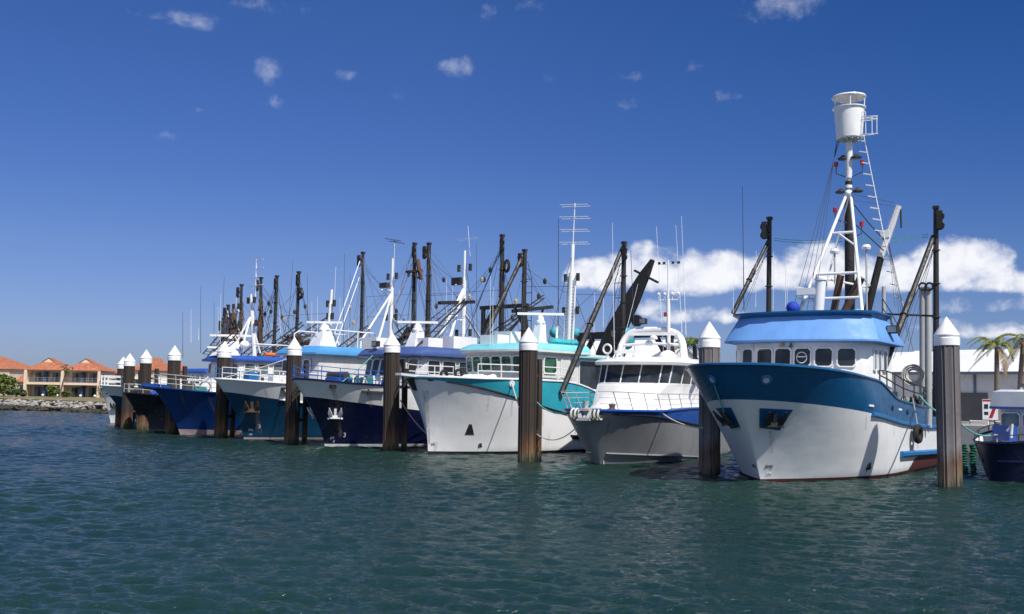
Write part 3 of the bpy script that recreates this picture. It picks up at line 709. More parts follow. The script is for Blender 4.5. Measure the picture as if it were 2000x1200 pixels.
# coachroof sloping up to the windscreen
def half(pts): return pts + [(x, -y, z) for x, y, z in pts[::-1] if abs(y) > 1e-6]
mb = MB().mat('white_gloss')
mb.loft([half([(-.6, 0, 2.80), (-1.0, .9, 2.80), (-2.2, 1.75, 2.80), (-5, 2.25, 2.85), (-11, 2.3, 2.85), (-11, 0, 2.85)]),
         half([(-1.0, 0, 3.05), (-1.4, .8, 3.05), (-2.6, 1.6, 3.05), (-5, 2.1, 3.1), (-11, 2.2, 3.1), (-11, 0, 3.1)]),
         half([(-3.9, 0, 4.28), (-4.0, 1.1, 4.28), (-4.5, 2.1, 4.28), (-5.6, 2.35, 4.28), (-11, 2.35, 4.28), (-11, 0, 4.28)])])
mb.build('coachroof', K.root, 40)
gb = [(-3.98, 0), (-4.08, 1.05), (-4.55, 2.05), (-5.6, 2.3), (-10.5, 2.3)]; gt = [(-4.55, 0), (-4.65, 1.05), (-5.1, 2.1), (-6.0, 2.4), (-10.5, 2.4)]
mb = MB().mat('glass'); zg0, zg1 = 4.28, 5.36
mb.loft([[(x, y, zg0) for x, y in gb] + [(x, -y, zg0) for x, y in gb[:0:-1]], [(x, y, zg1) for x, y in gt] + [(x, -y, zg1) for x, y in gt[:0:-1]]], False, False)
gl = mb.build('windscreen', K.root, 20)
mb = MB().mat('white')
def gpt(i, f, side, z): 
    b = V((*gb[i], 0)).lerp(V((*gb[i + 1], 0)), f); t = V((*gt[i], 0)).lerp(V((*gt[i + 1], 0)), f); p = b.lerp(t, (z - zg0) / (zg1 - zg0)); return V((p.x, side * p.y, z))
for side in (1, -1):
    for i, f in ((0, .5), (1, .55), (2, .12), (3, .1), (3, .45), (3, .8)):
        a, b = gpt(i, f, side, zg0), gpt(i, min(1, f), side, zg1); o_ = V((.02, .02 * side, 0)); mb.beam(a + o_, b + o_, .06, .04)
    mb.tube([gpt(i, f, side, zg0) + V((.02, .02 * side, .02)) for i, f in ((0, 0), (1, 0), (2, 0), (3, 0), (3, 1))], .04, 5)
mb.build('mullion', gl, 0)
mb = MB().mat('rubber')
for y in (-.9, .45, 1.5): mb.tube([(-4.0 - .05 * abs(y), y, 4.34), (-4.35 - .1 * abs(y), y + .55, 5.0)], .018, 4)
mb.build('wiper', gl)
rf = lambda gx, gy, z: half([(-3.85 + gx, 0, z), (-4.0 + gx, 1.3 * gy, z), (-4.6 + gx, 2.3 * gy, z), (-5.6 + gx * .6, 2.72 * gy, z), (-10.8, 2.8 * gy, z), (-10.8, 0, z)])
mb = MB().mat('white_gloss'); mb.loft([rf(-.5, .92, 5.34), rf(-.05, 1.0, 5.36), rf(0, 1.02, 5.52), rf(-.3, .97, 5.66), rf(-1.4, .8, 5.84)]); mb.build('hardtop', K.root, 40)
# radar arch
xa = -7.3; mb = MB().mat('white')
def arch(yc, hw, z0, z1, fx):
    pts = []
    for i in range(25):
        g = math.pi * i / 24; c, q = math.cos(g), math.sin(g)
        y = -hw * (abs(c) ** .55) * (1 if c > 0 else -1); z = z0 + (z1 - z0) * q ** .55
        pts.append(V((xa + fx * (z - z0) / (z1 - z0), yc + y * (1 - .12 * (z - z0) / (z1 - z0)), z)))
    return pts
zA0, zA1 = 5.75, 7.55
for d in (0, .34): mb.tube([p + V((-d, 0, 0)) for p in arch(0, 2.05, zA0, zA1, -.4)], .17, 8)
for q, fx in ((6.6, -.2),): mb.tube([(xa + fx, -1.9, q), (xa + fx + .2, 0, q + .12), (xa + fx, 1.9, q)], .09, 8)
mb.build('radar_arch', K.root)
def bar_radar(b, c, L, ang):
    mb = MB().mat('white_gloss').lathe([(.001, -.24), (.22, -.24), (.24, -.14), (.16, -.05), (.10, 0), (.001, 0)], c, 14); a = V((math.cos(ang), math.sin(ang), 0)) * L / 2; c = V(c) + V((0, 0, .07)); mb.beam(c - a, c + a, .16, .17); mb.build('radar_scanner', b.root)
bar_radar(K, K.t(1243, 690, -6.0), 2.5, R(96)); bar_radar(K, K.t(1277, 655, -6.9), 2.9, R(96)); K.dome(K.t(1268, 668, -7.2) - V((0, 0, .1)), .24)
K.dome(K.t(1304, 697, -6.6), .5, 'white_gloss', .8)
p = K.t(1186, 682, -4.9); mb = MB().mat('white').torus(p, .26, .06, (1, -.1, 0), 18, 6); mb.mat('black_steel').disc(p - V((.1, 0, 0)), .2, (1, -.1, 0), .2); mb.mat('white').tube([p - V((.05, 0, .25)), p - V((.05, 0, .75))], .07, 8); mb.build('searchlight', K.root)
K.lamp(K.t(1256, 628, -7.6), k=.42)
mt, mf = K.t(1305, 508, -7.4), K.t(1306, 692, -7.4)
mb = MB().mat('white').tube([mf, mf.lerp(mt, .62)], .11, 10); mb.tube([mf.lerp(mt, .6), mt], .05, 8)
zc = mf.lerp(mt, .58)
for q in (-.55, -.2, .25, .6):
    mb.tube([zc, zc + V((.05, q, -.05)), zc + V((.05, q * 1.05, .25))], .035, 6); mb.lathe([(.001, .25), (.09, .25), (.11, .33), (.001, .42)], zc + V((.05, q * 1.05, 0)), 10)
mb.tube([mt + V((0, -.6, -.25)), mt + V((0, .7, -.25))], .02, 5); mb.mat('black_steel')
for q in (-.55, -.25, .3, .65): mb.box(mt + V((0, q, -.17)), (.1, .14, .12))
mb.mat('red_lamp').box(mf.lerp(mt, .42) + V((0, -.2, 0)), (.12, .14, .25)); mb.build('mast', K.root)
for (x0, y0, x1, y1) in ((1200, 690, 1196, 435), (1296, 690, 1282, 443), (1332, 650, 1320, 440), (1340, 655, 1331, 423), (1222, 650, 1246, 555)): K.whip(K.t(x0, y0, -8), K.t(x1, y1, -8), .022)
# bow rail
rl = [.12, .5, 1.1, 2.0, 3.1, 4.4, 6.0, 7.6, 9.2]
for side in (1, -1):
    ft = [K.pt(l, K.sheer(l), side, -.08) for l in rl]; mb = MB().mat('galvanised')
    tp_ = [p + V((.55 - .03 * l, side * .05, .98 - .02 * l)) for p, l in zip(ft, rl)]
    for f in (1, .68, .36): mb.tube([a.lerp(b, f) for a, b in zip(ft, tp_)], .028 if f == 1 else .016, 5)
    for a, b in list(zip(ft, tp_))[1:]: mb.tube([a - V((.35, 0, 0)), b], .024, 5)
    mb.build('bow_rail', K.root)
mb = MB().mat('galvanised').beam((.6, 0, 2.9), (2.15, 0, 2.86), .5, .12); mb.lathe([(.001, -.3), (.16, -.3), (.12, 0), (.16, .3), (.001, .3)], (1.9, 0, 3.0), 10); mb.build('anchor_platform', K.root)
mb = MB().mat('rope_white')
for k in range(8): mb.torus((1.75 - .05 * k, -.75 + .19 * k, 2.62), .26, .07, (.15, 1, 0), 14, 5)
mb.build('bow_fender', K.root)
K.anchor('anchor', (2.0, 0, 2.45), (-.5, 0, .8), (0, 1, 0), (1, 0, .2), .8, 'galvanised')
for l, y in ((1.2, .4), (3.4, 1.0)): MB().mat('brown_rust').lathe([(.001, 0), (.2, 0), (.14, .1), (.2, .3), (.001, .34)], (.6 - l, y, 2.86), 10).build('windlass', K.root)
MB().mat('mark_white').box(K.pt(.15, .14) + V((.05, .02, 0)), (.03, .03, .2)).build('draft_mark', K.root)

# ---------------- 3 the turquoise and white trawler
Q = Boat('fishing_trawler', 836, 887, 227, 'white hulled trawler with a turquoise bow band, turquoise roof and black stern gantry', 'fishing boat', BOW_GROUP)
Q.hull(24, 3.6, [(0, 4.50), (2, 4.44), (5, 4.46), (9, 4.42), (10.5, 4.2), (13, 3.4), (24, 3.2)], [(0, 4.36), (1.5, 4.06), (4, 3.45), (7, 2.75), (10, 2.2), (14, 1.8), (24, 1.7)],
       [(0, .16), (24, .22)], 1.0, 8.0, 4.6, ['boot_black', 'hull_white_worn', 'turquoise'], rake=1.5, ed=.48, ew=1.0, bul=.9, cap='white')
Q.strake('rubbing_strake', lambda l: Q.band(l), .1, 23, .06, 'boot_black')
mb = MB().mat('black_steel'); Q.patch(mb, [(.03, 3.7), (.16, 3.75), (.30, 4.38), (.02, 4.42)], -1, .06, 4); mb.build('bow_plate', Q.root)
mb = MB().mat('offwhite').beam((.2, -.3, 4.5), (2.2, -.3, 4.62), .5, .14); mb.mat('black_steel'); mb.lathe([(.001, -.2), (.2, -.2), (.14, 0), (.2, .2), (.001, .2)], (1.6, -.3, 4.75), 10); mb.build('bow_roller', Q.root)
mb = MB().mat('mark_black'); Q.patch(mb, [(1.60, 1.17), (2.06, 1.17), (1.88, 1.78), (1.74, 1.78)], 1, .02, 3); mb.build('hull_mark', Q.root)
thruster_mark(Q, 2.48, .52, .4); Q.marks('draft_mark', '3M', .2, .5, .2, 'brown_rust')
mb = MB().mat('boot_black'); Q.patch(mb, [(9.2, .85), (10.9, .72), (10.9, .98), (9.0, 1.12)], 1, .05, 4); mb.build('hull_vent', Q.root)
l, z = 4.05, 4.2; n = Q.nrm(l, z); cfl = Q.pt(l, z) + n * .03; MB().mat('mark_white').disc(cfl, .2, n, .05).build('fairlead', Q.root)
hp = [Q.pt(l, Q.sheer(l), 1, -.1) for l in (2.0, 3.4, 5, 6.6, 8.2, 9.8)]; Q.rail('bow_rail', hp, (.45, .85), 'white', .035)
hp = [Q.pt(l, Q.sheer(l), -1, -.1) for l in (.6, 1.4, 2.8, 4.4, 6, 8)]; Q.rail('bow_rail', hp, (.45, .85), 'white', .03)
mb = MB().mat('galvanised').beam((-.6, -.5, 4.3), (-.6, .5, 4.3), .5, .6); mb.mat('black_steel').torus((-.7, .45, 4.65), .24, .1, (0, 1, 0), 14, 6).torus((-1.4, 1.0, 4.75), .22, .09, (.5, 1, 0), 14, 6); mb.build('anchor_winch', Q.root)
random.seed(3); mb = MB().mat('white')
for k in range(8): mb.ball((-1.6 - .28 * k * .8, 1.4 + .1 * k, 4.5 + .1 * random.random()), .26, 5, .7)
mb.build('tarpaulin', Q.root)
qw = [(-5.5, 0), (-5.55, 1.6), (-5.9, 2.6), (-6.4, 3.0), (-13.5, 3.0), (-13.5, 0)]
Q.house('wheelhouse', qw, 3.4, 6.25, 'offwhite', dx=.35)
qy = lambda y: lerp_list([(p[1], p[0]) for p in qw[:4]], abs(y))
for k in range(6):
    a = -2.55 + k * .86; b = a + .74; lean = .35 * .95 / 2.85; off = .35 * (4.98 - 3.4) / 2.85
    Q.window((qy(a) + off, a), (qy(b) + off, b), 4.98, 5.93, dx=lean, gl='glass_green', fr='white')
Q.window((-6.75, 3.0), (-7.9, 3.0), 4.95, 5.9, gl='glass_green', fr='white'); Q.window((-8.4, 3.0), (-9.15, 3.0), 4.0, 5.95, gl='offwhite', fr='white', name='door')
Q.window((-10.2, 3.0), (-12.6, 3.0), 4.0, 5.8, gl='glass', fr='white', name='side_opening')
def roof(b, plan, grow, dxf, z0, z1, mat, mat2=None, back=None, up=.6):
    back = back if back is not None else plan[-1][0] - .6
    def rg(g, d, z): 
        h = [(x + d, y * g) for x, y in plan[:-2]] + [(back, plan[-2][1] * g), (back, 0)]
        return [(x, y, z) for x, y in h] + [(x, -y, z) for x, y in h[::-1] if abs(y) > 1e-6]
    mb = MB().mat(mat2 or mat); mb.loft([rg(grow * .97, dxf * .8, z0 - .06), rg(grow, dxf, z0), rg(grow, dxf, z0 + .12)], True, False)
    mb.mat(mat); mb.loft([rg(grow, dxf, z0 + .12), rg(grow * .97, dxf - .25, z0 + (z1 - z0) * .6), rg(grow * .9, dxf - up, z1)], False, True)
    return mb.build('wheelhouse_roof', b.root, 35)
roof(Q, qw, 1.12, .75, 6.22, 6.78, 'roof_turquoise', 'offwhite', -11, .8)
MB().mat('roof_turquoise').box((-11.8, 0, 6.05), (4.5, 6.9, .1)).build('deck_awning', Q.root)
random.seed(9); mb = MB().mat('canvas_turquoise')
for k in range(5): mb.ball((-8.8 - .55 * k, 2.2 - .1 * k, 6.95), .5, 6, .55)
mb.build('roof_cover', Q.root)
for c_, d_ in (((-7.2, -1.7, 7.05), (1.1, 1.6, .75)), ((-9.4, -2.6, 7.3), (1.0, 1.5, 1.0))): MB().mat('white').box(c_, d_).build('roof_locker', Q.root, 0)
Q.radar(Q.c(1050, 690, 0) , Q.c(1056, 616, 0) , .42, 3.1, R(132), w2=.24)
XQ = Q.c(1110, 690, 0).x; a = Q.c(1110, 685, 0); b = Q.c(1119, 478, 0)
Q.mast((a.x, 0, 4), b, .25, bars=((b.z - 2.4, .55), (b.z - 4.7, .6), (b.z - 8.2, .65), (b.z - 8.6, .3)))
mb = MB().mat('white')
for q in (-.42, .42):
    mb.tube([(a.x + .1, q, 6), (b.x + .05, q * .8, b.z - 2.2)], .055, 5)
for k in range(26): z = 6.4 + k * .19; 
for k in range(24):
    z = 6.3 + k * (b.z - 8.6) / 24; x = a.x + (b.x - a.x) * (z - 6) / (b.z - 6) + .08; mb.tube([(x, -.42, z), (x, .42, z)], .028, 4)
mb.build('mast_ladder', Q.root)
b2 = Q.c(1123, 397, 0); zz = [Q.c(1120, y, 0).z for y in (401, 425, 450, 475)]
Q.yagi(b, b2, zz, 1.05, .022, ax=(-.25, 1, -.05), pair=.13)
Q.whip(Q.c(1090, 655, 0), Q.c(1091, 428, 0), .035, 'whip_dark'); MB().mat('white').tube([Q.c(1086, 690, 0), Q.c(1088, 638, 0)], .09, 8).build('antenna_base', Q.root)
Q.outrigger(V((-13.2, Q.t(1025, 488, -13.2).y, Q.t(1025, 488, -13.2).z)), V((-13.2, Q.t(1021, 690, -13.2).y, 3)), .21, (Q.t(1022, 498, -13.2), Q.t(930, 692, -8.5)), .17)
Q.outrigger(Q.t(1219, 473, -13.4), V((-13.4, Q.t(1215, 690, -13.4).y, 3)), .21, (Q.t(1216, 484, -13.4), Q.c(1097, 767, 3.75)), .17)
for px, s_ in ((1025, -1), (1219, 1)):
    t = Q.t(px, 482, -13.3); mb = MB().mat('dark_steel'); f_ = 1 if px == 1025 else -1
    q0 = t + V((0, f_ * .3, -1.1)); q1 = t + V((0, f_ * .75, -2.4)); q2 = t + V((0, f_ * .75, -6.4)); mb.tube([q0, q1, q2], .03, 5)
    for k in range(5): p = q1.lerp(q2, k / 4); mb.tube([p, V((t.x, t.y, p.z))], .028, 5)
    mb.build('boarding_ladder', Q.root)
# stern gantry and the thick black crane
g0, g1 = Q.t(1056, 655, -19), Q.t(1200, 655, -19)
Q.gantry(-19, 4.0, 3.0, g1.z - .2, w=.42, diag=1.6)
ca, cb = Q.t(1178, 700, -18.5), Q.t(1275, 508, -18.5); t = (cb - ca).normalized(); sx_ = V((0, 1, 0)) - t * t.y; sx_.normalize()
mb = MB().mat('black_steel'); mb.beam(V((ca.x, ca.y - .2, 3)), ca, .8)
prof = [(-.0, .55), (.25, .78), (.6, .62), (.86, .36), (1.0, .10)]
mb.loft([[ca.lerp(cb, f) + sx_ * w * i + V((.35 * j * (1 - f * .5), 0, 0)) for i, j in ((-1, -1), (.8, -1), (.8, 1), (-1, 1))] for f, w in prof])
mb.beam(ca.lerp(cb, .83) - sx_ * 1.0, ca.lerp(cb, .86) + sx_ * 1.25, .2, .14); mb.tube([ca + sx_ * 1.0, cb + sx_ * .1 - t * .6], .08, 8)
mb.disc(ca.lerp(cb, .47) + sx_ * 1.15, .42, (1, 0, 0), .25); mb.build('crane', Q.root, 30)
for a_, r_, z_ in ((Q.t(1125, 652, -18.9), .4, 1), (Q.t(1083, 650, -18.9), .42, 1), (Q.t(1226, 662, -18), .5, 1.6)): MB().mat('canvas_turquoise').ball(a_, r_, 5, z_).build('float', Q.root)
Q.wires([(Q.c(1115, 560, 0), Q.t(1025, 560, -13.2)), (Q.c(1115, 575, 0), Q.t(1218, 577, -13.4)), (Q.c(1117, 500, 0), Q.c(1065, 690, 0)), (Q.c(1117, 560, 0), Q.c(1165, 690, 0)), (Q.t(1232, 490, -13.4), Q.t(1240, 690, -14))], .018)
for px, a, b in ((957, 690, 540), (962, 690, 560), (1160, 650, 570), (1178, 640, 570)): Q.whip(Q.c(px, a), Q.c(px + 1, b), .02)

# ---------------- 4 the navy and white trawler
Nv = Boat('fishing_trawler', 634, 872, 228, 'navy blue and white trawler with a white anchor on its bow and purple blue roof', 'fishing boat', BOW_GROUP)
Nv.hull(23, 3.5, [(0, 4.32), (2, 4.08), (5, 3.95), (10, 3.75), (23, 3.4)], [(0, 3.22), (1.5, 2.95), (4, 2.62), (8, 2.2), (14, 1.9), (23, 1.8)], [(0, .16), (23, .18)], 2.5, 8.5, 6.2,
        ['boot_white', 'hull_navy', 'hull_white_worn'], rake=1.35, ed=.6, ew=1.05, bul=.1, cap='hull_navy')
for side in (1, -1):
    ft = [Nv.pt(l, Nv.sheer(l), side, -.06) for l in (.15, .8, 1.6, 2.5, 3.5, 4.6, 5.8, 7, 8.4, 9.8, 11.4)]; Nv.rail('guard_rail', ft, (.3, .62, .92), 'royal_blue', .026)
def hull_anchor(b, l, z, k, mat, side=1):
    n = b.nrm(l, z, side); e = (b.pt(l + .2, z, side) - b.pt(l, z, side)).normalized(); u = e.cross(n); u = u if u.z > 0 else -u
    return b.anchor('anchor', b.pt(l, z, side) + n * .03, u, e, n, k, mat)
hull_anchor(Nv, .9, 2.1, 1.05, 'white'); hull_anchor(Nv, .9, 2.1, 1.05, 'offwhite', -1)
Nv.marks('draft_mark', '3', 1.1, .62, .42, 'mark_white'); Nv.marks('draft_mark', '2M', .44, .50, .2, 'mark_white'); Nv.marks('draft_mark', '8', .5, .26, .2, 'mark_white')
mb = MB().mat('black_steel').box(Nv.pt(1.15, 3.86, 1, .08), (.4, .2, .24)); mb.build('fairlead', Nv.root)
mb = MB().mat('dark_steel'); p0, p1 = Nv.pt(2.5, 3.62, 1, .1), Nv.pt(3.8, 3.56, 1, .1); mb.beam(p0, p1, .1); mb.beam(p0.lerp(p1, .3) + V((0, 0, .15)), p0.lerp(p1, .3) - V((0, 0, .15)), .1); mb.build('stowed_anchor', Nv.root)
random.seed(12); mb = MB()
for k in range(22):
    p = V((-.8 - 5 * random.random(), random.uniform(-1.5, 2.2), 4.0)); mb.mat(random.choice(['net_green', 'dark_steel', 'canvas_turquoise', 'rope_white', 'deck_green', 'white'])); q = V((random.uniform(-.5, .5), random.uniform(-.6, .6), random.uniform(.05, .6))); mb.tube([p, p + V((0, 0, .4)) + q * .4, p + q], random.uniform(.05, .12), 5)
mb.build('deck_gear', Nv.root)
mb = MB().mat('royal_blue').box((-.9, 0, 4.15), (1.0, 1.4, .6)); mb.mat('dark_steel'); mb.tube([(-.9, -.9, 4.6), (-.9, .9, 4.6)], .28, 12); mb.build('anchor_winch', Nv.root)
nw = [(-5.0, 0), (-5.05, 1.6), (-5.3, 2.6), (-5.7, 2.95), (-14, 2.95), (-14, 0)]
Nv.house('wheelhouse', nw, 3.4, 6.1, 'offwhite', dx=-.35)
ny = lambda y: lerp_list([(p[1], p[0]) for p in nw[:4]], abs(y))
for k in range(6):
    a = -2.6 + k * .89; b = a + .72; off = -.35 * (4.75 - 3.4) / 2.7
    Nv.window((ny(a) + off, a), (ny(b) + off, b), 4.75, 5.85, dx=-.35 * 1.1 / 2.7, gl='glass', fr='white', skew=.12)
for a, b in ((-6.2, -7.3), (-7.6, -8.8), (-9.2, -10.2)): Nv.window((a, 2.95), (b, 2.95), 4.85, 5.75, gl='glass', fr='white')
Nv.window((-11.0, 2.95), (-11.8, 2.95), 3.9, 5.7, gl='glass', fr='white', name='door')
roof(Nv, nw, 1.13, .35, 6.08, 6.72, 'roof_purple_blue', None, -14.6, .75)
MB().mat('rubber').tube([(-10.0, 3.42, 6.35), (-11.9, 3.42, 6.3)], .2, 10).build('rolled_awning', Nv.root)
for c_, d_ in (((-5.9, -2.0, 7.0), (1.5, 1.6, .8)), ((-8.2, 1.0, 7.0), (1.4, 1.2, .9))): MB().mat('white').box(c_, d_).build('roof_locker', Nv.root, 0)
mb = MB().mat('white').box((-10.8, 1.2, 7.1), (2.4, 1.6, 1.1)); mb.build('life_raft_housing', Nv.root, 0)
Nv.lamp(Nv.c(734, 672, -1.0), k=.5)
Nv.radar(Nv.c(808, 695), Nv.c(816, 632), .55, 2.9, R(132), w2=.3)
def tripod_mast(b, foot, top, legs, bars, r=.18, lr=.095):
    return b.mast(foot, top, r, [(l, foot.lerp(top, .73 if i < 2 else .55)) for i, l in enumerate(legs)], bars, lr=lr)
f, t = Nv.c(904, 700), Nv.c(908, 490); f.z = 4
tripod_mast(Nv, f, t, [Nv.c(842, 692, -.2), Nv.c(868, 700, 1.2), Nv.c(945, 672, -1.0)], ((t.z - 1.4, .6), (t.z - 6.3, .7)))
MB().mat('white').beam(Nv.c(868, 625, -.2), Nv.c(906, 625, 0), .1).build('mast_crosstree', Nv.root)
mb = MB().mat('black_steel').box(Nv.c(896, 550) + V((.1, -.1, 0)), (.3, .9, .55)); mb.mat('white').beam(Nv.c(889, 556), Nv.c(905, 556), .06); mb.build('loudhailer', Nv.root)
Nv.yagi(Nv.c(909, 500) + V((-.3, .2, 0)), Nv.c(914, 442), [Nv.c(913, 467).z], 1.1, .012, pair=.08)
Nv.outrigger(Nv.t(838, 475, -13), V((-13, Nv.t(835, 690, -13).y, 3)), .21, None, ladder=2, junk=None)
Nv.outrigger(Nv.t(981, 459, -13), V((-13, Nv.t(980, 690, -13).y, 3)), .21, None, ladder=2)
Nv.lattice(Nv.c(780, 680, -1), Nv.c(888, 592, -1), .5); Nv.lattice(Nv.c(800, 700, 1), Nv.c(910, 588, 1), .5, 'black_steel', .07)
Nv.gantry(-17, 2.2, 3, Nv.c(890, 592).z, w=.25, diag=1.5); MB().mat('black_steel').beam(Nv.c(858, 592, 0), Nv.c(925, 590, 0), .35, .25).build('gallows_head', Nv.root)
Nv.lattice(Nv.c(940, 668, 0), Nv.c(1062, 580, 0), .35, 'black_steel', .06); Nv.lattice(Nv.c(925, 690, 1), Nv.c(1020, 618, 1), .4, 'black_steel', .06)
MB().mat('black_steel').beam(Nv.c(1002, 608, 0), Nv.c(1078, 600, 0), .35, .28).beam(Nv.c(960, 690, 0), Nv.c(1030, 606, 0), .16).beam(Nv.c(1060, 605, 0), Nv.c(1045, 690, 0), .14).build('gallows_head', Nv.root)
Nv.wires([(Nv.t(838, 500, -13), Nv.c(885, 655)), (Nv.t(979, 480, -13), Nv.c(925, 620)), (Nv.t(979, 480, -13), Nv.c(895, 690)), (Nv.t(838, 575, -13), Nv.t(979, 567, -13)), (Nv.t(840, 578, -13), Nv.c(905, 574)), (Nv.t(983, 520, -13), Nv.c(1015, 650)), (Nv.c(909, 510), Nv.c(932, 690)), (Nv.t(838, 490, -13), Nv.c(800, 640)), (Nv.t(838, 490, -13), Nv.t(834, 690, -14)), (Nv.t(981, 480, -13), Nv.t(960, 690, -10)), (Nv.t(981, 480, -13), Nv.t(990, 690, -16))], .017)
for px, a, b, m_, x2 in ((932, 690, 475, 'whip_dark', 930), (873, 690, 545, 'whip_white', 872), (918, 690, 620, 'whip_white', 919), (885, 700, 560, 'whip_white', 884)): Nv.whip(Nv.c(px, a), Nv.c(x2, b), .022, m_)
mb = MB().mat('black_steel').torus(Nv.t(990, 520, -13), .42, .1, (1, -.5, 0), 16, 6); mb.mat('rope_tan').torus(Nv.t(990, 520, -13), .3, .07, (1, -.5, 0), 16, 6); mb.build('hanging_block', Nv.root)

# ---------------- 5 the teal and grey-white trawler
E5 = Boat('fishing_trawler', 476, 858, 225, 'dark teal and pale grey trawler with rusty bow anchor and sky blue roof', 'fishing boat', BOW_GROUP)
E5.hull(23, 3.4, [(0, 4.32), (2, 4.15), (5, 4.0), (10, 3.8), (23, 3.4)], [(0, 3.42), (1.5, 3.1), (4, 2.72), (7, 2.35), (14, 2.0), (23, 1.9)], [(0, .13), (23, .2)], 2.4, 8.5, 6.2,
        ['boot_pink', 'hull_teal', 'hull_white_worn'], rake=1.35, ed=.6, ew=1.05, bul=.1, cap='white')
E5.strake('rubbing_strake', lambda l: E5.band(l), 2.6, 22, .07, 'white')
for side in (1, -1): E5.rail('guard_rail', [E5.pt(l, E5.sheer(l), side, -.06) for l in (.15, .9, 1.9, 3, 4.2, 5.6, 7, 8.6, 10)], (.45, .85), 'trim_blue' if side < 0 else 'white', .03)
hull_anchor(E5, .95, 2.3, 1.2, 'brown_rust'); E5.marks('draft_mark', '3', 1.02, .82, .4, 'mark_white'); E5.marks('draft_mark', '2M', .46, .6, .25, 'mark_white'); E5.marks('draft_mark', '1M', .42, .28, .2, 'mark_white')
mb = MB().mat('black_steel').box(E5.pt(3.1, 3.68, 1, .08), (.4, .2, .24)); mb.build('fairlead', E5.root)
mb = MB().mat('trim_blue').box((-.8, -.5, 4.5), (1, .8, .7)); mb.mat('white').box((-1.9, .8, 4.4), (.7, .7, .6)); mb.box((-3.0, -.5, 4.4), (1.0, 1.2, .6)); mb.mat('galvanised').tube([(-.6, .8, 4.1), (-.6, .8, 4.9), (-.3, .8, 5.0)], .13, 8); mb.build('deck_gear', E5.root)
ew_ = [(-4.2, 0), (-4.25, 1.5), (-4.6, 2.3), (-10.5, 2.3), (-10.5, 0)]
E5.house('wheelhouse', ew_, 3.6, 6.35, 'offwhite', dx=-.15)
for k in range(4): E5.window((-4.32, -1.9 + k * .95), (-4.32, -1.15 + k * .95), 5.0, 5.9, gl='glass', fr='white')
roof(E5, ew_, 1.2, .5, 6.33, 6.95, 'roof_sky_blue', None, -11.2, .6)
E5.radar(E5.c(628, 692), E5.c(634, 632), .85, 2.8, R(132), w2=.36)
f, t = E5.c(640, 690), E5.c(648, 566); f.z = 6
E5.mast(f, t, .2, [(E5.c(668, 692), E5.c(652, 650))], ((t.z - 1.2, .45), (t.z - 2.2, .3)), lr=.09)
E5.yagi(E5.c(653, 590), E5.c(656, 522), [E5.c(656, y).z for y in (527, 545)], .8, .011)
mb = MB().mat('white')
for y in (-1.9, 1.9): mb.tube([(-5.2, y, 6.9), (-5.2, y, 8.0), (-5.6, y, 8.25), (-10, y, 8.2), (-10.4, y, 7.9), (-10.4, y, 6.9)], .05, 6); mb.tube([(-8.5, y, 6.9), (-8.5, y, 8.2)], .04, 5)
mb.build('roof_frame', E5.root)
mb = MB().mat('white').box(E5.c(705, 675, .5), (1.6, 2.0, 1.1)); mb.build('roof_locker', E5.root, 0)
f, t = E5.c(762, 690), E5.c(767, 505); f.z = 4
tripod_mast(E5, f, t, [E5.c(702, 672, -.4), E5.c(732, 690, 1.0), E5.c(790, 662, -1)], ((t.z - 1.6, .55), (t.z - 5.0, .65)))
mb = MB().mat('dark_steel').box(E5.c(751, 560) + V((0, 0, .1)), (.4, .9, .4)); mb.mat('white').beam(E5.c(744, 566), E5.c(764, 567), .08); mb.build('loudhailer', E5.root)
E5.yagi(E5.c(769, 540), E5.c(771, 470), [E5.c(771, y).z for y in (482, 502)], .9, .014); E5.yagi(E5.c(771, 474), E5.c(771, 471), [E5.c(771, 471).z], .8, .03, 'whip_dark', ax=(-.6, .6, -.12), pair=.2)
E5.outrigger(E5.t(709, 493, -13.5), V((-13.5, E5.t(706, 690, -13.5).y, 3)), .17, ladder=2)
E5.outrigger(E5.t(810, 475, -13.5), V((-13.5, E5.t(807, 690, -13.5).y, 3)), .19, ladder=2)
p = E5.t(809, 530, -13.5); mb = MB().mat('brown_rust').beam(p + V((0, -.9, 0)), p + V((0, .9, 0)), .35, .18); mb.tube([p + V((0, .4, .9)), p + V((0, .9, -.7))], .18, 8); mb.torus(p + V((.2, .75, -.3)), .3, .09, (1, 0, 0), 12, 5); mb.build('head_platform', E5.root)
wl = [(E5.t(705, 505, -13.5), E5.c(640, 690, 1)), (E5.t(703, 540, -13.5), E5.c(650, 690, 1)), (E5.t(806, 487, -13.5), E5.c(770, 605)), (E5.t(800, 535, -13.5), E5.c(768, 600))]
E5.wires(wl, .04, 'whip_white', 'boom_stay')
E5.wires([(E5.t(714, 520, -13.5), E5.c(738, 610)), (E5.t(715, 580, -13.5), E5.c(805, 575)), (E5.t(715, 620, -13.5), E5.c(800, 615)), (E5.t(812, 540, -13.5), E5.c(775, 640)), (E5.t(812, 530, -13.5), E5.c(840, 660)), (E5.c(768, 580), E5.c(785, 690)), (E5.t(709, 500, -13.5), E5.c(690, 690)), (E5.t(709, 500, -13.5), E5.c(725, 690))], .016)
E5.lattice(E5.c(640, 700, 1), E5.c(720, 640, 1), .5, 'dark_steel', .06); E5.lattice(E5.c(735, 690, 0), E5.c(800, 638, 0), .7, 'dark_steel', .07)
random.seed(21); mb = MB().mat('dark_steel')
for k in range(34):
    f_ = random.random(); p = E5.c(768 + 32 * f_, 690 - 50 * f_, random.uniform(-.6, .6)); mb.tube([p, p + V((random.uniform(-1.3, .2), random.uniform(-.6, .6), random.uniform(-.4, .5)))], random.uniform(.04, .12), 5)
mb.mat('black_steel').beam(E5.c(768, 690), E5.c(800, 640), .5, .25); mb.build('trawl_boards', E5.root)
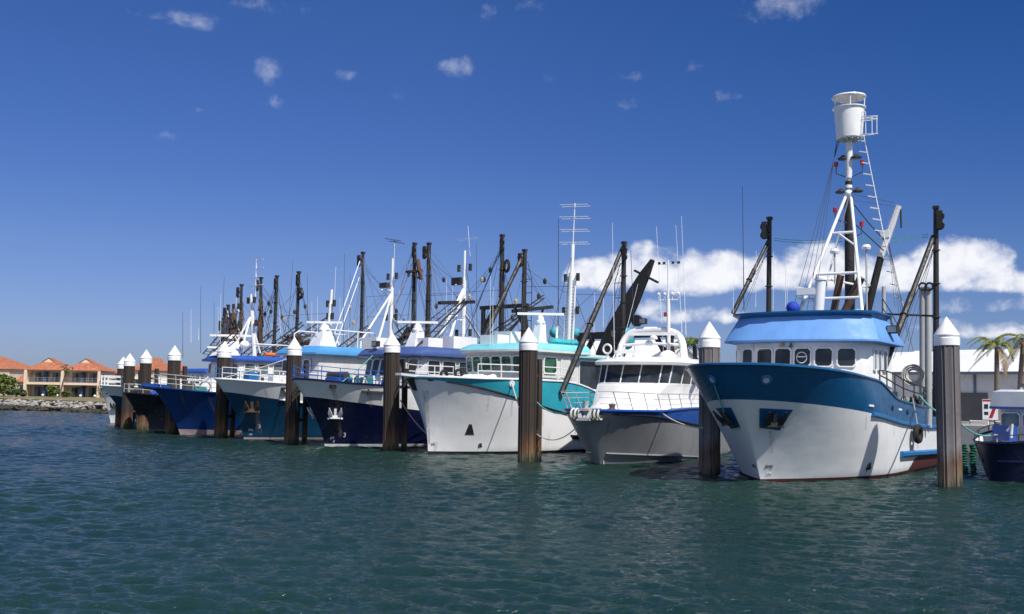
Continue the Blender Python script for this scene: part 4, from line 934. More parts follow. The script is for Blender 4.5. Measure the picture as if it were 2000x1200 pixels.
for px, a, b, m_, x2 in ((670, 690, 495, 'whip_dark', 673), (683, 690, 535, 'whip_dark', 684), (609, 690, 590, 'whip_white', 609), (620, 690, 580, 'whip_white', 620), (664, 690, 582, 'whip_white', 664), (680, 690, 640, 'whip_white', 682)): E5.whip(E5.c(px, a), E5.c(x2, b), .022, m_)

# ---------------- 6 the mid blue boat
B6 = Boat('fishing_boat', 352, 849, 224, 'bright blue hulled boat with a white foredeck cabin and royal blue roof', 'fishing boat', BOW_GROUP)
B6.hull(21, 3.2, [(0, 3.62), (2, 3.38), (5, 3.15), (10, 2.95), (21, 2.8)], [(0, 3.55), (2, 3.32), (5, 3.1), (10, 2.9), (21, 2.75)], [(0, .42), (4, .36), (21, .3)], 2.3, 8.5, 5.8,
        ['boot_pink', 'hull_mid_blue', 'hull_mid_blue'], rake=1.2, ed=.58, ew=1.05, bul=.1, cap='hull_mid_blue', deck='white')
mb = MB().mat('hull_mid_blue').tube([(1.2, 0, 3.55), (3.3, 0, 3.75)], .32, 10, .2); mb.build('bow_platform', B6.root)
for side in (1, -1): B6.rail('bow_rail', [B6.pt(l, B6.sheer(l), side, -.06) for l in (.2, .9, 1.8, 2.9, 4.2, 5.6, 7)], (.4, .78, 1.1), 'galvanised', .028, lean=.1)
mb = MB().mat('brown_rust').tube([(-.6, -.4, 3.7), (-.6, .5, 3.7)], .32, 10).torus((-1.3, 1.2, 3.75), .4, .05, (.4, 1, 0), 16, 5); mb.mat('dark_steel').box((-.2, .5, 3.7), (.6, .6, .5)); mb.build('anchor_winch', B6.root)
b6w = [(-3.0, 0), (-3.05, 1.5), (-3.4, 2.4), (-10, 2.4), (-10, 0)]
mb = MB().mat('white'); mb.loft([half([(-1.0, 0, 3.2), (-1.6, 1.6, 3.2), (-3, 2.2, 3.2), (-12, 2.3, 3.2), (-12, 0, 3.2)]), half([(-2.6, 0, 4.5), (-2.7, 1.5, 4.5), (-3.2, 2.1, 4.5), (-12, 2.2, 4.3), (-12, 0, 4.3)])]); mb.build('trunk_cabin', B6.root, 35)
B6.house('wheelhouse', b6w, 4.2, 5.95, 'white', dx=-.2)
for k in range(4): a = -1.95 + k * 1.0; B6.window((-3.2, a), (-3.2, a + .82), 4.85, 5.65, dx=-.09, gl='glass_grey', fr='white')
for a in (-4.0, -5.2, -6.6): B6.window((a, 2.4), (a - .9, 2.4), 4.85, 5.65, gl='glass_grey', fr='white')
for a in (-3.6, -4.6): B6.window((a, 2.16), (a - .7, 2.2), 3.55, 4.25, gl='glass', fr='white')
roof(B6, b6w, 1.15, .45, 5.9, 6.3, 'roof_royal', None, -11, .5)
mb = MB().mat('white').loft([[(-3.6 + i * .9, j * .9, 6.3) for i, j in ((-1, -1), (1, -1), (1, 1), (-1, 1))], [(-4.0 + i * .45, j * .5, 7.5) for i, j in ((-1, -1), (1, -1), (1, 1), (-1, 1))]]); mb.build('radar_tower', B6.root, 20)
bar_radar(B6, (-4.0, 0, 7.9), 3.4, R(135)); bar_radar(B6, (-3.4, 0, 6.9), 2.6, R(135)); B6.dome((-4.6, 1.2, 7.2), .4)
mb = MB().mat('white')
for y in (-1.9, 1.9): mb.tube([(-5, y, 6.2), (-5, y, 7.3), (-9, y, 7.3), (-9, y, 6.2)], .05, 6)
for x in (-5, -6.4, -7.8, -9): mb.tube([(x, -1.9, 7.3), (x, 1.9, 7.3)], .04, 5)
mb.build('roof_frame', B6.root)
MB().mat('orange').tube([(-6.2, 1.7, 6.5), (-7.6, 1.7, 6.5)], .16, 8).build('life_float', B6.root)
f, t = B6.c(500, 690), B6.c(490, 575); f.z = 5
B6.mast(f, t, .2, [(B6.c(452, 690, -.6), B6.c(487, 622)), (B6.c(470, 690, .6), B6.c(489, 620)), (B6.c(508, 690, 0), B6.c(494, 640))], ((t.z - .6, .5), (t.z - 2.5, .5)), lr=.09)
B6.yagi(B6.c(499, 585), B6.c(501, 507), [B6.c(501, y).z for y in (509, 525, 542, 558)], 1.15, .035)
B6.outrigger(B6.t(510, 542, -10), V((-10, B6.t(508, 690, -10).y, 3)), .17, junk='net_brown'); B6.outrigger(B6.t(584, 531, -10), V((-10, B6.t(578, 690, -10).y, 3)), .16)
p = B6.t(586, 575, -10); MB().mat('black_steel').torus(p, .35, .14, (1, 0, 0), 12, 6).box(p + V((0, -.1, .3)), (.3, .5, .5)).build('block', B6.root)
B6.radar((-11, 1, 6), (-11, 1, 7.3), .45, 3.6, R(132)); 
B6.lattice(B6.c(520, 690, 0), B6.c(600, 650, 0), .5, 'dark_steel', .06); B6.lattice(B6.c(540, 690, 1), B6.c(640, 625, 1), .6, 'dark_steel', .07)
random.seed(31); mb = MB()
for k in range(60):
    mb.mat(random.choice(['dark_steel', 'net_brown', 'black_steel'])); p = B6.c(random.uniform(550, 592), random.uniform(655, 700), random.uniform(-1, 1)); mb.tube([p, p + V((random.uniform(-1.5, .5), random.uniform(-.6, .6), random.uniform(-.6, .7)))], random.uniform(.04, .13), 5)
mb.mat('dark_steel').ball(B6.c(572, 690), .8, 6, .6); mb.build('trawl_gear', B6.root)
B6.wires([(B6.t(510, 550, -10), B6.c(470, 690)), (B6.t(584, 540, -10), B6.c(610, 660)), (B6.t(584, 540, -10), B6.c(545, 690)), (B6.c(498, 565), B6.c(540, 690)), (B6.t(512, 620, -10), B6.c(640, 612)), (B6.c(495, 600), B6.c(520, 690))], .018)
for px, a, b, m_, x2 in ((560, 690, 510, 'whip_dark', 572), (602, 690, 536, 'whip_dark', 600), (392, 690, 560, 'whip_dark', 392), (373, 670, 604, 'whip_white', 373), (430, 690, 575, 'whip_white', 431), (548, 650, 600, 'whip_white', 545), (388, 665, 640, 'whip_white', 388), (357, 700, 610, 'whip_dark', 357)): B6.whip(B6.c(px, a), B6.c(x2, b), .022, m_)

for a_, b_, y_ in (((470, 700), (545, 640), 0), ((500, 700), (592, 632), -1), ((588, 690), (660, 648), .5), ((420, 690), (470, 640), 1)): B6.lattice(B6.c(*a_, y_), B6.c(*b_, y_), .4, 'black_steel', .05)
# ---------------- 7 the black boat
B7 = Boat('fishing_boat', 279, 840, 223, 'black hulled boat with a crumpled blue cover and tyres on its bow', 'fishing boat', BOW_GROUP)
B7.hull(20, 3.1, [(0, 3.15), (2, 2.95), (6, 2.75), (20, 2.5)], [(0, 3.05), (2, 2.86), (6, 2.66), (20, 2.4)], [(0, .05), (20, .05)], 1.8, 8, 6, ['boot_black', 'hull_black', 'hull_black'], rake=1.3, ed=.6, ew=1.05, bul=.25, cap='hull_black')
for side in (1, -1): B7.rail('bow_rail', [B7.pt(l, B7.sheer(l), side, -.06) for l in (.15, .9, 1.8, 2.9)], (.4, .8), 'galvanised', .028)
mb = MB().mat('canvas_blue')
random.seed(4)
for k in range(9): mb.ball((-.6 - .5 * random.random() - .18 * k, .3 + .17 * k, 3.05 + .12 * random.random()), .42, 6, .7)
mb.build('canvas_cover', B7.root)
mb = MB().mat('rubber')
for k in range(3): mb.torus(B7.pt(4.6 + k * .8, 2.75, 1, .05), .3, .12, (.2, 1, 0), 16, 7)
mb.build('tyre', B7.root)
b7w = [(-7, 0), (-7.1, 1.6), (-7.5, 2.3), (-13, 2.3), (-13, 0)]
B7.house('wheelhouse', b7w, 2.4, 5.6, 'white')
for k in range(4): B7.window((-7.02, -1.9 + k), (-7.02, -1.15 + k), 4.4, 5.2, gl='glass', fr='white')
roof(B7, b7w, 1.1, .3, 5.55, 5.9, 'white', None, -14, .4)
B7.outrigger(B7.t(472, 556, -9.5), V((-9.5, B7.t(468, 690, -9.5).y, 2.5)), .16, junk='net_brown', ladder=1); B7.outrigger(B7.t(541, 539, -9.5), V((-9.5, B7.t(534, 690, -9.5).y, 2.5)), .18)
f, t = B7.c(462, 690), B7.c(461, 580); f.z = 5; B7.mast(f, t, .12, [], ((t.z - 1.0, .5), (t.z - 2.6, .6)), 'galvanised')
B7.lattice(B7.c(405, 690, 1), B7.c(452, 628, 1), .5, 'ladder_blue', .04); B7.lattice(B7.c(400, 695, 0), B7.c(446, 640, 0), .5, 'dark_steel', .06)
random.seed(33); mb = MB()
for k in range(50):
    mb.mat(random.choice(['dark_steel', 'net_brown', 'black_steel', 'rope_white', 'ladder_blue'])); p = B7.c(random.uniform(446, 466), random.uniform(612, 690), random.uniform(-.6, .6)); mb.tube([p, p + V((random.uniform(-.6, .6), random.uniform(-.6, .6), random.uniform(-1.2, .9)))], random.uniform(.03, .11), 5)
mb.mat('net_brown').tube([B7.c(455, 695), B7.c(456, 612)], .55, 8, .25); mb.build('trawl_gear', B7.root)
B7.wires([(B7.t(472, 565, -9.5), B7.c(440, 690)), (B7.t(541, 550, -9.5), B7.c(510, 690)), (B7.t(541, 550, -9.5), B7.c(560, 690))], .02)
for px, a, b, m_, x2 in ((432, 690, 540, 'whip_dark', 438), (418, 690, 590, 'whip_dark', 418), (426, 690, 600, 'whip_white', 426)): B7.whip(B7.c(px, a), B7.c(x2, b), .024, m_)

# ---------------- 8 white and teal boat, 9 white boat
B8 = Boat('fishing_boat', 249, 834, 223, 'white and teal boat with a white plank bow rail, behind the black boat', 'fishing boat', BOW_GROUP)
B8.hull(20, 3.2, [(0, 3.75), (2, 3.65), (6, 3.6), (20, 3.2)], [(0, 2.9), (2, 2.55), (6, 2.2), (20, 1.8)], [(0, .05), (20, .05)], 2.6, 8, 6, ['boot_black', 'hull_teal', 'hull_white_worn'], rake=1.3, ed=.6, ew=1.05, bul=.1, cap='white')
mb = MB().mat('white')
for side in (1, -1):
    pp = [B8.pt(l, B8.sheer(l), side, -.06) for l in (.1, 1, 2, 3.2, 4.6, 6, 7.5)]
    for h in (.42, .85):
        for a, b in zip(pp, pp[1:]): mb.beam(a + V((0, 0, h)), b + V((0, 0, h)), .06, .2)
    for p in pp: mb.beam(p, p + V((0, 0, .95)), .1)
mb.build('bow_rail', B8.root, 0)
B8.marks('draft_mark', '2', 1.3, 1.05, .35, 'mark_white'); B8.marks('draft_mark', '2', .7, .5, .3, 'mark_white')
b8w = [(-6, 0), (-6.1, 1.6), (-6.5, 2.3), (-11, 2.3), (-11, 0)]
B8.house('wheelhouse', b8w, 3, 5.2, 'white'); roof(B8, b8w, 1.12, .4, 5.15, 5.55, 'roof_royal', None, -12, .6)
for k in range(4): B8.window((-6.02, -1.9 + k), (-6.02, -1.15 + k), 4.1, 4.9, gl='glass', fr='white')
f, t = B8.c(446, 690), B8.c(446, 596); f.z = 4; B8.outrigger(t, f, .2, junk='net_brown', ladder=1)
f, t = B8.c(434, 690), B8.c(434, 622); f.z = 4; B8.outrigger(t + V((0, .3, 0)), f, .18, junk='dark_steel')
B9 = Boat('fishing_boat', 216, 827, 223, 'small all white boat at the far left end of the row', 'fishing boat', BOW_GROUP)
B9.hull(16, 2.7, [(0, 3.45), (2, 3.2), (6, 2.9), (16, 2.6)], [(0, 3.0), (2, 2.75), (6, 2.5), (16, 2.2)], [(0, .04), (16, .04)], 1.1, 7, 5, ['boot_black', 'white', 'white'], rake=1.2, ed=.6, ew=1.05, bul=.1, cap='hull_navy')
B9.strake('rubbing_strake', lambda l: B9.band(l), .1, 15, .05, 'hull_navy')
hull_anchor(B9, .5, 1.75, .8, 'dark_steel')
for side in (1, -1): B9.rail('bow_rail', [B9.pt(l, B9.sheer(l), side, -.06) for l in (.1, .9, 1.9, 3)], (.4, .75), 'galvanised', .026)
B9.house('wheelhouse', [(-4, 0), (-4.2, 1.8), (-9, 1.9), (-9, 0)], 2.4, 4.6, 'white')
for k in range(3): B9.window((-4.1, -1.4 + k), (-4.1, -.7 + k), 3.6, 4.3, gl='glass', fr='white')

# ---------------- 10 the small navy boat at the right edge
S = Boat('small_boat', 1940, 942, 206, 'small glossy navy boat with a white cabin roof, cut by the right edge', 'boat', BOW_GROUP)
S.hull(12, 2.0, [(0, 1.72), (1.0, 1.85), (2.5, 2.15), (4, 2.25), (12, 2.2)], [(0, 1.64), (1.0, 1.77), (2.5, 2.07), (4, 2.16), (12, 2.1)], [(0, .05), (12, .05)], .45, 4.2, 3.4, ['boot_black', 'hull_navy', 'hull_navy'], rake=.8, ed=.5, ew=.7, bul=.35, cap='hull_navy')
S.strake('rubbing_strake', lambda l: .95 + l * .03, .1, 11, .05, 'hull_navy')
S.house('cabin', [(-2.0, 0), (-2.1, 1.2), (-2.4, 1.45), (-6, 1.5), (-6, 0)], 1.6, 3.3, 'white')
S.window((-2.02, -1.05), (-2.02, -.1), 2.45, 3.1, gl='glass_grey', fr='white'); S.window((-2.02, .1), (-2.02, 1.05), 2.45, 3.1, gl='glass_grey', fr='white')
for a in (-2.7, -4.1): S.window((a, 1.46), (a - 1.15, 1.48), 2.4, 3.1, gl='glass_grey', fr='white')
mb = MB().mat('royal_blue'); mb.loft([half([(-1.5, 0, 3.28), (-1.6, 1.4, 3.28), (-6.3, 1.8, 3.28), (-6.3, 0, 3.28)]), half([(-1.48, 0, 3.40), (-1.58, 1.42, 3.40), (-6.3, 1.82, 3.40), (-6.3, 0, 3.4)])], True, False)
mb.mat('white_gloss'); mb.loft([half([(-1.5, 0, 3.4), (-1.6, 1.4, 3.4), (-6.3, 1.8, 3.4), (-6.3, 0, 3.4)]), half([(-1.6, 0, 4.1), (-1.7, 1.3, 4.1), (-6.2, 1.7, 4.1), (-6.2, 0, 4.1)]), half([(-1.9, 0, 4.2), (-2.0, 1.1, 4.2), (-6, 1.5, 4.2), (-6, 0, 4.2)])], False, True); mb.build('cabin_roof', S.root, 35)
S.rail('bow_rail', [S.pt(l, S.sheer(l), 1, -.06) for l in (.1, .7, 1.5, 2.5, 3.6)], (.35,), 'dark_steel', .025); S.rail('bow_rail', [S.pt(l, S.sheer(l), -1, -.06) for l in (.1, .7, 1.5, 2.5, 3.6)], (.35,), 'dark_steel', .025)
mb = MB().mat('royal_blue').box((-1.2, -.3, 2.2), (.5, .9, .7)); mb.mat('rope_white').tube([(-.5, .6, 2.0), (-.7, .5, 2.6), (-.6, .3, 2.3)], .06, 6); mb.build('deck_box', S.root)

# ------------------------------------------------------------------ wear and clutter on the boats
m, nt, b = base_mat('rust_streak'); b.inputs['Roughness'].default_value = .8
nt.links.new(ramp(nt, tex(nt, 2.2, 4), [(.35, (.22, .12, .055)), (.7, (.38, .29, .20))]), b.inputs['Base Color'])
nt.links.new(ramp(nt, tex(nt, 1.0, 6, .7, stretch=(9, 9, .7)), [(.38, (0, 0, 0)), (.75, (.5, .5, .5))]), b.inputs['Alpha'])
def streaks(b, spots, side=1):
    for l, z, h, w in spots:
        mb = MB().mat('rust_streak'); b.patch(mb, [(max(.01, l - w * .3), z - h), (l + w * .3, z - h), (l + w / 2, z), (max(.01, l - w / 2), z)], side, .014, 4); mb.build('rust_streak', b.root)
streaks(T, [(.5, 2.2, .9, .16), (8.6, 2.9, 1.0, .15), (11.2, 2.7, 1.0, .18), (5.0, 3.0, .7, .1), (13, 2.1, .9, .2)])
streaks(Q, [(.05, 3.7, 3.1, .14), (2.6, 3.6, 1.0, .14), (4.05, 3.2, .9, .16), (6.4, 2.7, 1.0, .2), (9.8, 1.9, 1.2, .3), (.3, .7, .6, .2)])
streaks(Nv, [(1.15, 3.8, 1.2, .22), (2.9, 3.5, .9, .3), (.9, 1.8, 1.2, .3), (4.6, 3.6, .9, .2)])
streaks(E5, [(1.0, 2.0, 1.5, .4), (3.1, 3.6, .8, .22), (2.0, 3.7, .8, .15), (4.2, 3.6, .8, .2)])
streaks(B6, [(1.0, 3.2, 1.4, .15), (2.6, 3.0, 1.3, .2)]); streaks(K, [(.3, 2.4, 1.2, .1)])
def more_rig(b, xm, zt, heads, n, seed):
    random.seed(seed); segs = []
    for k in range(n):
        h = V(random.choice(heads)) - V((0, 0, random.uniform(.3, 1.6)))
        segs.append((h, V((random.choice((xm + random.uniform(-1, 6), xm - random.uniform(1, 6))), random.uniform(-3, 3), random.uniform(6.2, 7.2) if random.random() < .6 else 4))))
    for h in heads: segs += [(V(h) - V((0, 0, 1.2)), V((xm, 0, zt - random.uniform(1.5, 4))))]
    b.wires(segs, .013, sag=.18)
    mb = MB()
    for k in range(7):                                   # blocks and floats hung in the rig
        a, c = random.choice(segs); p = V(a).lerp(V(c), random.uniform(.2, .7)); mb = MB().mat(random.choice(['black_steel', 'dark_steel', 'dark_steel', 'rope_tan', 'rubber']))
        mb.lathe([(.01, -.22), (.12, -.14), (.14, .08), (.05, .2), (.01, .24)], p - V((0, 0, .2)), 8); mb.build('rigging_block', b.root)
more_rig(Q, -13, 13, [Q.t(1025, 488, -13.2), Q.t(1219, 473, -13.4)], 9, 51)
more_rig(Nv, -13, 13.5, [Nv.t(838, 475, -13), Nv.t(981, 459, -13)], 14, 52)
more_rig(E5, -13.5, 13.5, [E5.t(709, 493, -13.5), E5.t(810, 475, -13.5)], 14, 53)
more_rig(B6, -10, 11, [B6.t(510, 542, -10), B6.t(584, 531, -10)], 12, 54)
more_rig(B7, -9.5, 10, [B7.t(472, 556, -9.5), B7.t(541, 539, -9.5)], 10, 55)
def deck_crates(b, spots, seed):
    random.seed(seed)
    for x, y, z in spots:
        mb = MB().mat(random.choice(['offwhite', 'canvas_blue', 'galvanised', 'deck_green', 'dark_steel'])); w, d, h = random.uniform(.6, 1.0), random.uniform(.5, .8), random.uniform(.35, .6)
        mb.box((x, y, z + h / 2), (w, d, h), random.uniform(-.3, .3)); mb.mat('mark_black').box((x, y, z + h * .96), (w * .86, d * .86, h * .1)); mb.build('deck_crate', b.root, 0)
deck_crates(Nv, [(-2.2, 1.4, 3.95), (-3.4, .4, 3.9), (-3.6, 1.9, 3.9), (-1.9, -.9, 3.95)], 61); deck_crates(E5, [(-1.4, -.8, 4.1), (-2.4, .3, 4.05), (-3.3, 1.6, 4.0)], 62); deck_crates(B6, [(-1.2, -.8, 3.3), (-.9, 1.2, 3.35)], 63); deck_crates(Q, [(-2.8, -.6, 3.6), (-3.6, .9, 3.9)], 64)
MB().mat('rubber').torus(S.pt(3.2, 1.6, 1, .14), .24, .1, (.2, 1, 0), 16, 7).build('tyre_fender', S.root)
S.whip((-4, .9, 4.2), (-4.1, .9, 6.6), .018); S.rail('roof_rail', [(-2.6, 1.1, 4.2), (-4.2, 1.3, 4.2), (-5.8, 1.4, 4.2)], (.3,), 'galvanised', .02); S.lamp((-2.0, 0, 4.4), k=.2, stand=.2)
MB().mat('galvanised').tube([(-.3, 0, 1.7), (-.3, 0, 2.1), (-.1, 0, 2.1)], .06, 6).build('bollard', S.root)
# ------------------------------------------------------------------ mooring piles
def pile(name, grey, H=6.05, post=True):
    m = 'pile_grey' if grey else 'pile_brown'; root = bpy.data.objects.new(name, None); COL.objects.link(root)
    mb = MB().mat(m); ring = []
    for k in range(8):                               # ribbed eight-sided pile
        for d, rr in ((-17, .47), (-7, .50), (-5, .445), (5, .445), (7, .50), (17, .47)): ring.append((rr, R(k * 45 + d)))
    lo = lambda z, s=1.0: [(r * s * math.cos(g), r * s * math.sin(g), z) for r, g in ring]
    mb.loft([lo(-1.0), lo(.25, 1.0), lo(1.2), lo(H)]); mb.build('shaft', root, 30)
    mb = MB().mat('white_gloss' if grey else 'white').lathe([(.50, H - .12), (.52, H - .1), (.525, H + .2), (.50, H + .24), (.535, H + .34), (.53, H + .36), (.03, H + 1.12), (.001, H + 1.13)], (0, 0, 0), 20); mb.build('cap', root, 25)
    if post:
        mb = MB().mat(m); mb.beam((1.05, .1, -1), (1.05, .1, H - .55), .22, .3); mb.beam((.3, .05, 4.6), (1.05, .1, 4.6), .12, .2); mb.beam((.3, .05, 1.6), (1.05, .1, 1.6), .12, .2); mb.build('guide_post', root, 0)
        mb = MB().mat('offwhite') if post == 2 else None
        if mb: mb.tube([(-.1, -.53, .4), (-.1, -.53, H - 1.1)], .045, 6); mb.build('conduit', root)
    return root
PG = pile('mooring_pile', True, post=False); PBn = pile('mooring_pile', False)
spec = [(1856, 952, 0, 'grey ribbed pile with white cone cap covering the stern of the big blue trawler', 1.0), (1386, 926, 0, 'grey ribbed pile with white cone cap behind the bow of the big blue trawler', 1.0),
        (1029, 902, 1, 'dark pile with white cone cap in front of the turquoise wheelhouse', 1.0), (763, 881, 1, 'dark pile with white cone cap in front of the purple blue roof', 1.01),
        (569, 867, 1, 'dark pile with white cone cap at the bow of the navy and white trawler', 1.0), (431, 855, 1, 'dark pile with white cone cap at the bow of the teal and grey trawler', 1.0),
        (335, 847, 1, 'dark pile with white cone cap at the bow of the bright blue boat', .98), (279, 840, 1, 'dark pile with white cone cap by the blue cover of the black boat', .96),
        (247, 836, 1, 'dark pile with white cone cap, nearer of the close pair at far left', .93), (235, 833, 1, 'dark pile with white cone cap, farther of the close pair at far left', .90)]
used = {0: False, 1: False}
for px, py, k, lab, sz in spec:
    src = (PG, PBn)[k]; o = src if not used[k] else copy_tree(src); used[k] = True
    o.location = ground(px, py); o.scale = (1, 1, sz); o.rotation_euler = (R(random.uniform(-.7, .7)), R(random.uniform(-.7, .7)), R(46 + (random.random() - .5) * 14)); tag(o, lab, 'pile', 'white capped mooring piles')

# ------------------------------------------------------------------ water
def water():
    m, nt, b = base_mat('sea_water')
    def nz(scale, detail, rough, sc=(1, 1, 1), dist=0.0, rot=0.0):
        tc = nt.nodes.new('ShaderNodeTexCoord'); mp = nt.nodes.new('ShaderNodeMapping'); nt.links.new(tc.outputs['Object'], mp.inputs[0]); mp.inputs['Scale'].default_value = sc; mp.inputs['Rotation'].default_value = (0, 0, rot)
        n = nt.nodes.new('ShaderNodeTexNoise'); n.inputs['Scale'].default_value = scale; n.inputs['Detail'].default_value = detail; n.inputs['Roughness'].default_value = rough; n.inputs['Distortion'].default_value = dist
        nt.links.new(mp.outputs[0], n.inputs['Vector']); return n.outputs[0]
    mid = nz(2.8, 3, .6, (1, 1.6, 1), .5, .25); sm = nz(7.5, 3, .62, (1, 1.5, 1), .4, -.2)
    h = mth(nt, 'ADD', mth(nt, 'MULTIPLY', mid, .085), mth(nt, 'MULTIPLY', sm, .056))
    bump(nt, b, h, 1.0, 1.0)
    c = ramp(nt, nz(.05, 3, .5), [(.35, (.0125, .037, .027)), (.65, (.008, .027, .024))])
    nt.links.new(c, b.inputs['Base Color']); b.inputs['Roughness'].default_value = .10; b.inputs['IOR'].default_value = 1.33
    import numpy as np
    rng = np.random.default_rng(5)
    ys = [9.0]
    while ys[-1] < 150: ys.append(ys[-1] + .028 + .00004 * ys[-1] ** 2)
    ys = np.array(ys); nx = 900; u = np.linspace(-.72, .66, nx)
    Y = np.repeat(ys[:, None], nx, 1); X = u[None, :] * (Y + 4)
    Z = np.zeros_like(X); wdir = R(-112)
    for k in range(90):
        lam = .17 * (1.7 / .17) ** rng.random() ** 1.2; th = wdir + rng.normal(0, .5); kk = 2 * np.pi / lam
        amp = .0068 * lam ** .95; ph = rng.random() * 6.283
        keep = np.clip((lam / (.03 + .0012 * Y) - 2.5) / 4, 0, 1)
        a = kk * (X * np.cos(th) + Y * np.sin(th)) + ph; Z += keep * amp * (np.sin(a) + .22 * np.sin(2 * a + .6))
    gust = .8 + .38 * np.sin(X * .11 + 1.3 * np.sin(Y * .07)) * np.sin(Y * .16 + .5); Z *= gust
    n = len(ys); co = np.stack([X, Y, Z], -1).reshape(-1, 3)
    i = np.arange((n - 1) * nx).reshape(n - 1, nx)[:, :-1].ravel(); F = np.stack([i, i + 1, i + nx + 1, i + nx], -1)
    sq = 5000.0; co = np.concatenate([co, [[-sq, -sq, -.3], [sq, -sq, -.3], [sq, sq, -.3], [-sq, sq, -.3]]]); nb_ = n * nx; F = np.concatenate([F, [[nb_, nb_ + 1, nb_ + 2, nb_ + 3]]])
    me = bpy.data.meshes.new('water'); me.vertices.add(len(co)); me.vertices.foreach_set('co', co.ravel().astype(np.float32))
    me.loops.add(F.size); me.loops.foreach_set('vertex_index', F.ravel().astype(np.int32)); me.polygons.add(len(F)); me.polygons.foreach_set('loop_start', (np.arange(len(F)) * 4).astype(np.int32))
    me.update(calc_edges=True); me.validate(); me.materials.append(m); me.shade_smooth()
    o = bpy.data.objects.new('water', me); COL.objects.link(o); tag(o, 'rippled dark teal harbour water', 'water', kind='structure')
water()

# ------------------------------------------------------------------ land
m, nt, b = base_mat('dry_grass'); nt.links.new(ramp(nt, tex(nt, .35, 6), [(.3, (.13, .115, .04)), (.5, (.20, .16, .08)), (.7, (.10, .12, .035))]), b.inputs['Base Color']); b.inputs['Roughness'].default_value = .95
m, nt, b = base_mat('concrete'); nt.links.new(ramp(nt, tex(nt, .8, 6), [(.3, (.24, .23, .22)), (.7, (.38, .37, .35))]), b.inputs['Base Color']); b.inputs['Roughness'].default_value = .9
shore = [(-700, 760), (-85.4, 172.4), (-59, 149.2), (-30, 132), (-10, 116), (8, 98), (29, 79), (44, 68), (95, 44), (900, -200)]
mb = MB().mat('dry_grass'); mb.add([(x, y, 1.55) for x, y in shore[:4]] + [(-30, 2500, 1.55), (-2500, 2500, 1.55)], [tuple(range(6))]); mb.add([(x, y, -1) for x, y in shore[:4]] + [(x, y, 1.55) for x, y in shore[:4]], [(i, i + 1, i + 5, i + 4) for i in range(3)])
tag(mb.build('lawn', None, 0), kind='structure')
mb = MB().mat('concrete'); q = shore[3:]; mb.add([(x, y, 1.9) for x, y in q] + [(2500, 2500, 1.9), (-30, 2500, 1.9)], [tuple(range(len(q) + 2))]); n = len(q)
mb.mat('deck_grey').add([(x, y, -1) for x, y in q] + [(x, y, 1.9) for x, y in q], [(i, i + 1, i + n + 1, i + n) for i in range(n - 1)]); tag(mb.build('quay', None, 0), kind='structure')
# rock armour along the left shore
m, nt, b = base_mat('rock'); tc = nt.nodes.new('ShaderNodeTexCoord'); sx = nt.nodes.new('ShaderNodeSeparateXYZ'); nt.links.new(tc.outputs['Object'], sx.inputs[0])
zz = mth(nt, 'ADD', sx.outputs[2], mth(nt, 'MULTIPLY', tex(nt, 1.4, 4), .5))
nt.links.new(mix(nt, ramp(nt, zz, [(.72, (0, 0, 0)), (.98, (1, 1, 1))]), (.045, .042, .032), ramp(nt, tex(nt, .9, 5), [(.3, (.13, .12, .115)), (.5, (.28, .265, .25)), (.72, (.44, .42, .39))])), b.inputs['Base Color']); b.inputs['Roughness'].default_value = .95
random.seed(11); mb = MB().mat('rock')
def rock(mb, c, r):
    ph = (1 + 5 ** .5) / 2; vs = [V(p).normalized() for p in ((-1, ph, 0), (1, ph, 0), (-1, -ph, 0), (1, -ph, 0), (0, -1, ph), (0, 1, ph), (0, -1, -ph), (0, 1, -ph), (ph, 0, -1), (ph, 0, 1), (-ph, 0, -1), (-ph, 0, 1))]
    sc = V((random.uniform(.7, 1.3), random.uniform(.7, 1.3), random.uniform(.5, .9)))
    vs = [V(c) + V((v.x * sc.x, v.y * sc.y, v.z * sc.z)) * r * random.uniform(.75, 1.2) for v in vs]
    mb.add(vs, [(0, 11, 5), (0, 5, 1), (0, 1, 7), (0, 7, 10), (0, 10, 11), (1, 5, 9), (5, 11, 4), (11, 10, 2), (10, 7, 6), (7, 1, 8), (3, 9, 4), (3, 4, 2), (3, 2, 6), (3, 6, 8), (3, 8, 9), (4, 9, 5), (2, 4, 11), (6, 2, 10), (8, 6, 7), (9, 8, 1)])
for a, b_ in (((-118, 205), (-85.4, 172.4)), ((-85.4, 172.4), (-59, 149.2)), ((-59, 149.2), (-30, 132))):
    a, b_ = V((*a, 0)), V((*b_, 0)); d = (b_ - a); nn_ = V((d.y, -d.x, 0)).normalized(); nn_ = nn_ if nn_.y < 0 else -nn_
    for k in range(int(d.length * 11)):
        t, w = random.random(), random.random(); p = a + d * t + nn_ * (w * 3.2 - .4); p.z = 1.45 * (1 - w) - .1 + random.uniform(-.1, .15); rock(mb, p, random.uniform(.22, .5))
tag(mb.build('rock_armour', None, 0), 'grey rock armour sloping into the water below the lawn', 'rocks', kind='stuff')

